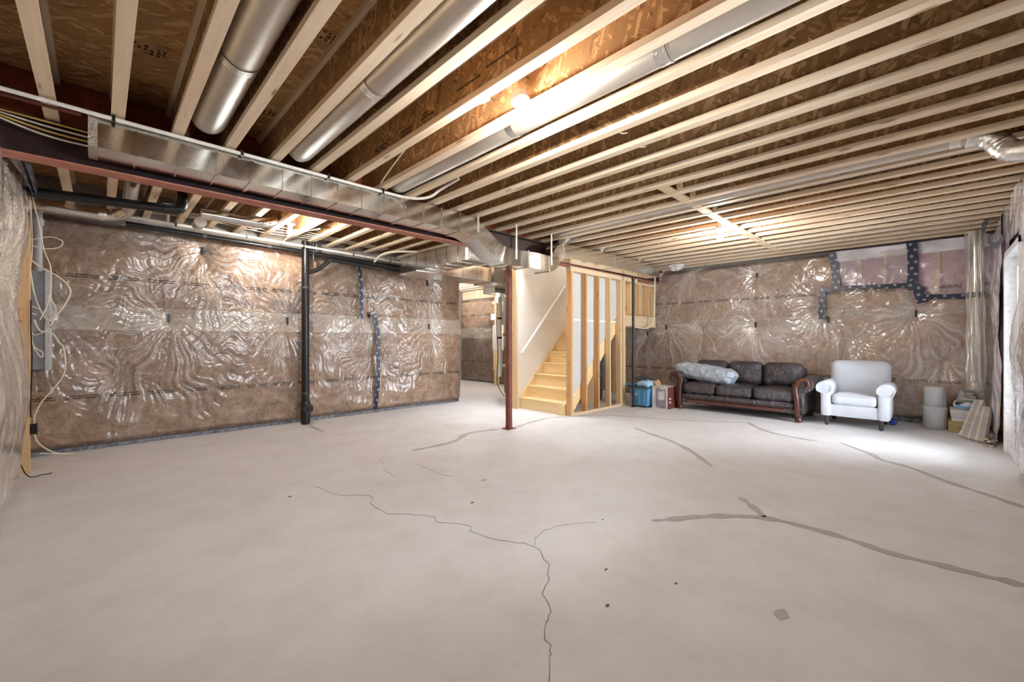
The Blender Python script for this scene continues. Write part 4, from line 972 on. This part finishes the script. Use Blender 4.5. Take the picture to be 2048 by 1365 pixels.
B('carton', M['card'], ub, 6.35, 6.75, 4.5, 4.9, .001, .55); B('top_flap', M['card'], ub, 6.35, 6.75, 4.5, 4.69, .551, .556); B('top_flap', M['card'], ub, 6.35, 6.75, 4.71, 4.9, .551, .556)

# ------------------------------------------------------------------ blue tote, carton
to = thing('blue_tote', 'blue plastic tote heaped with odds and ends beside the carton', 'tote', (6.90, 3.63, 0))
def frus(c, a, b, z0, z1, k):
    vs = [(c[0] + sx * a * (k if z == z0 else 1), c[1] + sy * b * (k if z == z0 else 1), z) for z in (z0, z1) for sx, sy in ((-1, -1), (1, -1), (1, 1), (-1, 1))]
    return MB().add(vs, [(3, 2, 1, 0), (4, 5, 6, 7), (0, 1, 5, 4), (1, 2, 6, 5), (2, 3, 7, 6), (3, 0, 4, 7)])
tub = frus((6.92, 3.63), .24, .165, .03, .33, .82).build('tub', M['teal'], to)
MB().box(6.665, 7.175, 3.45, 3.81, .325, .355, bev=.01).build('rim', M['teal_dark'], to)
for y in (3.53, 3.63, 3.73): B('rib', M['teal'], tub, 6.683, 6.70, y - .02, y + .02, .08, .32)
B('label_sticker', M['tile_box'], tub, 6.689, 6.695, 3.66, 3.70, .20, .25)
for sx, sy in ((6.75, 3.52), (6.75, 3.74), (7.09, 3.52), (7.09, 3.74)): MB().lathe([(.025, -.012), (.025, .012)], (sx, sy, .025), 12, 'y').build('caster', M['dark_plastic'], to, True)
pc = MB().rbox((6.90, 3.60, .40), (.16, .12, .045), .04, 4, (0, 0, .02), lambda o, k: [o[0], o[1], o[2] + .012 * math.sin(o[0] * 40) * math.cos(o[1] * 33)]).build('folded_cloth', M['pale_blue'], None, True); tag(pc, 'pale blue cloth heaped on the blue tote', 'cloth')
m = MB(); m.mx = Matrix.Translation((6.93, 3.64, .475)) @ Matrix.Rotation(.35, 4, 'X') @ Matrix.Rotation(-.15, 4, 'Y'); m.box(-.14, .14, -.12, .12, -.012, .012, bev=.01)
tag(m.build('dark_tray', M['dark_plastic'], None, True), 'dark tray tilted on top of the blue tote', 'tray')
fr = thing('roller_bar', 'teal bar with dark grip sticking out left of the tote', 'bar', (6.78, 3.85, .33))
MB().tube([(6.80, 3.72, .385), (6.78, 3.98, .375)], .022, 12).build('bar', M['teal'], fr, True); MB().lathe([(.03, 0), (.034, .02), (.034, .10), (.03, .12)], (6.78, 3.96, .375), 12, 'y').build('grip', M['teal_dark'], fr, True); MB().tube([(6.80, 3.74, .36), (6.79, 3.88, .36)], .03, 12).build('sleeve', M['teal_dark'], fr, True)
cb = MB()
for i in range(5): cb.box(6.95 + .03 * i, 6.97 + .03 * i, 3.44, 3.50, .36, .44 + .02 * (i % 3))
tc = thing('tan_rag', 'tan rag bunched between the tote and carton', 'cloth', (7.02, 3.46, .357))
MB().rbox((7.02, 3.46, .40), (.09, .05, .045), .04, 4, (0, 0, .02), lambda o, k: [o[0], o[1], o[2] + .015 * math.sin(o[0] * 60)]).build('rag', M['card'], tc, True)
bxx = thing('printed_carton', 'white and red printed carton between tote and sofa', 'box', (6.95, 3.31, 0))
B('carton', M['card_white'], bxx, 6.80, 7.25, 3.165, 3.44, .001, .375); B('print_panel', M['card_print'], bxx, 6.7975, 6.80, 3.19, 3.37, .02, .35)
B('red_side', M['card_red'], bxx, 6.805, 7.245, 3.1625, 3.165, .003, .373); B('corner_panel', M['card_white'], bxx, 6.795, 6.7975, 3.22, 3.33, .16, .30)
B('tape_strip', M['card'], bxx, 6.80, 7.25, 3.29, 3.32, .375, .3765)
for z in (.10, .16): B('red_print', M['tile_box'], bxx, 6.86, 6.93, 3.1605, 3.1625, z, z + .03)

# ------------------------------------------------------------------ leather sofa (faces -X)
so = thing('leather_sofa', 'dark brown leather three-seat sofa with carved wood arms', 'sofa', (7.5, 2.24, 0))
Y0, Y1 = 1.42, 3.03                      # between the arms
wr = lambda f, a: (lambda o, k: [o[0], o[1], o[2] + a * math.sin(o[1] * f + o[0] * 17) * math.cos(o[0] * f * .7)])
MB().box(7.10, 7.92, Y0 - .02, Y1 + .02, .12, .27, bev=.03).build('base', M['leather'], so, True)
MB().rbox((7.085, (Y0 + Y1) / 2, .235), (.035, (Y1 - Y0) / 2, .045), .03, 5, (.01, 0, 0)).build('front_border', M['leather'], so, True)
MB().box(7.055, 7.10, Y0 + .12, Y1 - .10, .125, .175, bev=.012).build('wood_rail', M['sofa_wood_y'], so, True)
MB().box(7.06, 7.10, Y0 - .02, Y0 + .13, .12, .185, bev=.012).build('rail_end', M['leather'], so, True); MB().box(7.06, 7.10, Y1 - .11, Y1 + .02, .12, .185, bev=.012).build('rail_end', M['leather'], so, True)
nb = MB()
for i in range(70): y = Y0 + .03 + (Y1 - Y0 - .06) * i / 69; nb.lathe([(.007, 0), (.006, -.004), (.001, -.006)], (7.052, y, .192), 6, 'x')
o = nb.build('nail_trim', M['steel_nail'], so, True); o['kind'] = 'stuff'
cw = (Y1 - Y0) / 3
for i in range(3):
    yc = Y0 + cw * (i + .5)
    MB().rbox((7.33, yc, .365), (.285, cw / 2 - .004, .088), .055, 7, (.0, 0, .025), lambda o, k, i=i: [o[0], o[1], o[2] + .006 * math.sin(o[1] * 37 + i) * math.sin(o[0] * 21 + 2 * i)]).build('seat_cushion', M['leather'], so, True)
    m = MB(); m.mx = Matrix.Translation((7.70, yc, .615)) @ Matrix.Rotation(.16, 4, 'Y')
    m.rbox((0, 0, 0), (.115, cw / 2 + .005, .20), .095, 8, (.05, 0, .01), lambda o, k, i=i: [o[0] - .010 * math.sin(o[1] * 25 + i * 2) * math.cos(o[2] * 19 + i) , o[1], o[2]])
    m.build('back_cushion', M['leather'], so, True)
MB().box(7.80, 7.95, Y0 - .02, Y1 + .02, .15, .75, bev=.05).build('back_frame', M['leather'], so, True)
for sg, ya in ((-1, Y0), (1, Y1)):
    yc = ya + sg * .095
    arm = MB().box(7.08, 7.93, min(ya, ya + sg * .13), max(ya, ya + sg * .13), .12, .50, bev=.03).build('arm', M['leather'], so, True)
    MB().tube([(7.06, yc + sg * .03, .53), (7.10, yc + sg * .03, .535), (7.85, yc + sg * .03, .545), (7.92, yc + sg * .03, .54)], [.100, .108, .108, .09], 24).build('arm_roll', M['leather'], arm, True)
    c = (yc + sg * .03, .53)
    pth = [(7.045, ya + sg * .045, .10), (7.04, ya + sg * .042, .22), (7.04, ya + sg * .035, .34), (7.04, ya + sg * .02, .44), (7.04, ya + sg * .018, .52)]
    for q in range(15):
        a = PI + .1 - q * .42; rr = .088 * (1 - q / 17.0)
        pth.append((7.04, c[0] + sg * rr * math.cos(a), c[1] + .012 + rr * math.sin(a)))
    npt = len(pth); m = MB(); m.tube(smooth_path(pth, 3), [(.032 if i < 15 else max(.008, .030 - .022 * (i - 15) / (npt * 3 - 18))) for i in range((npt - 1) * 3 + 1)], 10)
    m.v = [(7.045 + (x - 7.04) * .7, y, z) for x, y, z in m.v]
    o = m.build('carved_scroll', M['sofa_wood'], arm, True); o['label'] = 'carved red-brown wood scroll'
    nb = MB()
    for q in range(22): a = -.6 + q * .2; nb.lathe([(.006, 0), (.005, -.004), (.001, -.006)], (7.055, c[0] + sg * .100 * math.cos(a), c[1] + .100 * math.sin(a)), 6, 'x')
    for q in range(16): nb.lathe([(.006, 0), (.005, -.004), (.001, -.006)], (7.072, ya + sg * .10, .14 + q * .02), 6, 'x')
    o = nb.build('nail_trim', M['steel_nail'], arm, True); o['kind'] = 'stuff'
for x in (7.10, 7.86):
    for y in (Y0 - .05, Y1 + .05):
        MB().lathe([(.03, 0), (.048, .012), (.052, .04), (.035, .07), (.045, .085), (.055, .12)], (x, y, 0), 16).build('bun_foot', M['sofa_wood'], so, True)
# vinyl bundle on the sofa
m = MB(); m.mx = Matrix.Translation((7.36, 2.76, .612)) @ Matrix.Rotation(.115, 4, 'X') @ Matrix.Rotation(-.10, 4, 'Z')
m.rbox((0, 0, 0), (.15, .50, .125), .10, 9, (.02, .0, .02), lambda o, k: [o[0] + .008 * math.sin(o[1] * 23) * math.cos(o[2] * 30), o[1] + .02 * math.sin(o[2] * 25) * k[1], o[2] + .010 * math.sin(o[1] * 31 + 1) * math.sin(o[0] * 28)])
vb = thing('vinyl_bundle', 'rolled grey-blue vinyl air bed lying across the sofa', 'air bed', (7.36, 2.76, .48)); m.build('roll', M['vinyl'], vb, True)
m = MB(); m.mx = Matrix.Translation((7.36, 2.76, .612)) @ Matrix.Rotation(.115, 4, 'X') @ Matrix.Rotation(-.10, 4, 'Z')
for (y, z) in ((.22, .04), (-.05, -.02), (-.27, .0), (.05, .07), (-.18, .07)):
    m.lathe([(.045, -.002), (.048, -.008), (.040, -.010), (.036, -.004)], (-.155, y, z), 18, 'x')
o = m.build('weld_ring', M['vinyl'], vb, True); o['kind'] = 'stuff'
sc_ = thing('striped_cloth', 'blue striped cloth bundle between sofa and armchair', 'cloth', (7.95, 1.19, 0))
m = MB(); m.rbox((7.98, 1.17, .30), (.09, .05, .29), .045, 5, (0, 0, .02), lambda o, k: [o[0], o[1] + .012 * math.sin(o[2] * 30), o[2]]); m.build('bundle', M['striped'], sc_, True)

# ------------------------------------------------------------------ armchair (faces -X)
ac = thing('armchair', 'pale grey upholstered armchair with rolled arms', 'armchair', (7.53, .745, 0))
CY0, CY1 = .53, 1.00
MB().box(7.18, 7.84, CY0 - .09, CY1 + .07, .13, .30, bev=.025).build('base', M['chair'], ac, True)
MB().rbox((7.40, (CY0 + CY1) / 2, .365), (.245, (CY1 - CY0) / 2, .072), .05, 7, (0, 0, .02)).build('seat_cushion', M['chair'], ac, True)
m = MB(); m.mx = Matrix.Translation((7.765, (CY0 + CY1) / 2 - .01, .575)) @ Matrix.Rotation(.13, 4, 'Y')
m.rbox((0, 0, 0), (.085, .335, .30), .08, 8, (.03, 0, .012)); m.build('backrest', M['chair'], ac, True)
for sg, ya in ((-1, CY0), (1, CY1)):
    arm = MB().box(7.16, 7.80, min(ya, ya + sg * .135), max(ya, ya + sg * .135), .12, .52, bev=.045).build('arm', M['chair'], ac, True)
    MB().tube([(7.145, ya + sg * .085, .515), (7.17, ya + sg * .085, .52), (7.70, ya + sg * .085, .52), (7.76, ya + sg * .085, .50)], [.082, .09, .09, .07], 22).build('arm_roll', M['chair'], arm, True)
    pp = [(7.142, ya + sg * .085 + .087 * math.cos(a) * sg, .515 + .087 * math.sin(a)) for a in [(-.7 + .24 * q) for q in range(19)]]
    MB().tube(pp, .006, 6).build('piping', M['chair'], arm, True)
MB().tube([(7.156, CY0 + .01, .425), (7.156, CY1 - .01, .425)], .005, 6).build('piping', M['chair'], ac, True)
for x in (7.21, 7.80):
    for y in (CY0 - .04, CY1 + .06): MB().lathe([(.018, 0), (.022, .01), (.032, .14)], (x, y, 0), 12).build('leg', M['chair_leg'], ac, True)
bt = MB().rbox((7.86, .41, .04), (.05, .04, .038), .025, 4, (0, 0, .01), lambda o, k: [o[0] + .008 * math.sin(o[2] * 70), o[1], o[2]]).build('blue_bag', M['blue'], None, True); tag(bt, 'small deep blue bag on the floor behind the armchair', 'bag')

# ------------------------------------------------------------------ foam rolls
def foam_roll(label, z0, z1, r, x=7.95, y=.0):
    d = thing('foam_roll', label, 'roll', (x, y, z0), 'grey foam rolls')
    MB().lathe([(r - .004, z0 + .001), (r, z0 + .006), (r * .985, z1 - .006), (r * .985 - .004, z1)], (x, y, 0), 28).build('roll', M['foam'], d, True)
    pts = [(x + (r * .95 - .004 * q * .5) * math.cos(q * .5), y + (r * .95 - .004 * q * .5) * math.sin(q * .5), z1) for q in range(40)]
    MB().tube(pts, .003, 5).build('spiral_edge', M['plank'], d, True)
    MB().ribbon([(x - r * .72, y - r * .72, z0 + .01), (x - r * .715, y - r * .715, z1 - .01)], .003, .004, (-.707, -.707, 0)).build('loose_edge', M['plank'], d)
foam_roll('wider grey foam roll standing on the floor by the wall', 0.0, .295, .118)
foam_roll('narrower grey foam roll stacked on the lower roll', .298, .555, .106)

# ------------------------------------------------------------------ corner clutter
yb = thing('yellow_carton', 'flat yellow-brown carton at the bottom of the corner stack', 'box', (7.90, -.24, 0))
B('carton', M['card_yellow'], yb, 7.76, 8.12, -.40, -.12, .001, .14); B('flap', M['card_yellow'], yb, 7.755, 7.76, -.38, -.14, .09, .135); B('print', M['ink'], yb, 7.753, 7.755, -.30, -.22, .05, .065)
for k in range(3):
    d = thing('plank_box', ['lowest off-white plank carton of the corner stack', 'middle off-white plank carton of the corner stack', 'topmost off-white plank carton of the corner stack'][k], 'box', (7.93, -.25, .142 + .05 * k), 'plank cartons in the corner')
    z = .142 + .05 * k; x = 7.775 + .012 * (k % 2)
    B('carton', M['tile_box'], d, x, x + .34, -.41 + .01 * k, -.15 + .006 * k, z, z + .046); B('end_label', M['card_white'], d, x - .002, x, -.36, -.20, z + .008, z + .038)
pb = thing('plastic_bag', 'white and blue plastic bag lying on the plank cartons', 'bag', (7.90, -.26, .295))
MB().rbox((7.90, -.25, .345), (.11, .085, .048), .042, 5, (0, 0, .02), lambda o, k: [o[0], o[1], o[2] + .01 * math.sin(o[1] * 50 + o[0] * 30)]).build('bag', M['bag'], pb, True)
B('blue_band', M['bag_blue'], pb, 7.785, 7.792, -.32, -.18, .312, .345); MB().lathe([(.020, 0), (.022, -.003), (.012, -.004)], (7.786, -.20, .372), 14, 'x').build('printed_ring', M['ink'], pb, True)
vd = thing('vertical_duct', 'vertical round galvanised duct in the far right corner', 'duct', (7.95, -.375, .36))
MB().tube([(7.95, -.375, .70), (7.95, -.375, 2.57)], .066, 24).build('pipe', M['galv'], vd, True)
for z in (.74, 1.55, 2.25): MB().lathe([(.070, 0), (.070, .02)], (7.95, -.375, z), 24).build('bead', M['galv'], vd, True)
MB().tube(smooth_path([(7.95, -.375, .74), (7.94, -.372, .66), (7.90, -.36, .57), (7.85, -.33, .49)], 4), [.072] * 13, 20).build('elbow', M['foil'], vd, True)
m = MB(); m.mx = Matrix.Translation((7.82, -.305, .44)) @ Matrix.Rotation(.5, 4, 'Z') @ Matrix.Rotation(-.5, 4, 'Y'); m.box(-.03, .03, -.10, .10, -.11, .11); m.build('register_boot', M['galv'], vd)
MB().lathe([(.071, 0), (.071, .07)], (7.95, -.375, 1.72), 24).build('tape_band', M['tape'], vd, True)
m = MB(); pts = []
NA, NZ = 30, 70
A, Zz = np.meshgrid(np.linspace(1.2, 4.1, NA), np.linspace(.45, 2.57, NZ))
Rr = .085 + .012 * np.sin(A * 9 + Zz * 3) + .008 * np.sin(Zz * 11 + A * 4) + .03 * np.clip(Zz - 2.4, 0, 1)
ptsn = np.stack([7.95 + Rr * np.cos(A) * 1.1, -.375 + Rr * np.sin(A), Zz], -1)
grid_obj('poly_wrap', M['poly_b'], vd, ptsn, np.stack([A, Zz + 5], -1), None, np.clip(np.sin(A * 9 + Zz * 3) * .4, 0, 1))
for k in range(9):
    g = 0 if k < 4 else 1
    x0 = (7.42 - .042 * k) if g == 0 else (7.255 - .034 * (k - 4)); y0 = (-.225 - .022 * k) if g == 0 else (-.305 - .020 * (k - 4))
    L = .61 if g == 0 else .54
    dirv = Vector((.58, -.20 + .012 * k, .54 if g == 0 else .50)).normalized()
    bot = Vector((x0, y0, .012)); nn = Vector((-.5, -.8, 0)); sdv = dirv.cross(nn).normalized(); nn = sdv.cross(dirv).normalized()
    m = MB(); m.mx = Matrix.Translation(bot) @ Matrix(((nn.x, sdv.x, dirv.x, 0), (nn.y, sdv.y, dirv.y, 0), (nn.z, sdv.z, dirv.z, 0), (0, 0, 0, 1)))
    m.box(-.016, .016, -.030, .030, .0, L)
    o = m.build('leaning_plank', M['plank'] if k % 3 else M['plank_edge'], None)
    od = ['first', 'second', 'third', 'fourth', 'fifth', 'sixth', 'seventh', 'eighth', 'ninth'][k]
    tag(o, od + ' plank from the cartons in the row leaning by the duct', 'plank', 'planks leaning in the corner')
for k in range(14):
    x = 6.95 + .5 * random.random() - (.02 * k); y = -.40 - .06 * random.random(); a = random.uniform(-.6, .6)
    m = MB(); m.mx = Matrix.Translation((x, y, .006 + .004 * k)) @ Matrix.Rotation(a, 4, 'Z') @ Matrix.Rotation(random.uniform(-.1, .1), 4, 'Y')
    L = random.uniform(.06, .2); m.box(-L / 2, L / 2, -.014, .014, -.005, .005)
    tag(m.build('wood_scrap', M[['plank', 'stud', 'dark_plastic', 'plank_edge'][k % 4]], None), ['long', 'short', 'thin', 'bent', 'broken', 'dusty', 'pointed'][k % 7] + ' ' + ['grey plank', 'pale wood', 'charcoal plastic', 'off-white plank'][k % 4] + ' scrap littering the floor by the door wall, ' + ('near' if k < 7 else 'far') + ' side', 'scrap', 'scraps along the door wall')
A, Zz = np.meshgrid(np.linspace(0, 2 * PI, 40), np.linspace(.05, PI - .05, 24))
def crumple(name, label, c, r, seed):
    rr = 1 + .35 * fbm(A, Zz, seed, .8, 4)
    p = np.stack([c[0] + r[0] * rr * np.cos(A) * np.sin(Zz), c[1] + r[1] * rr * np.sin(A) * np.sin(Zz), c[2] + r[2] * rr * np.cos(Zz)], -1)
    o = grid_obj(name, M['scrap'], None, p - np.array(c), np.stack([A, Zz], -1)); o.location = c
    return tag(o, label, 'plastic')
crumple('crumpled_plastic', 'crumpled clear plastic heap beside the leaning planks', (7.33, -.47, .05), (.06, .035, .045), 3)
crumple('hanging_plastic', 'ragged scrap of plastic hanging from joists above the stairs end', (7.5, 3.33, 2.52), (.09, .12, .06), 5)
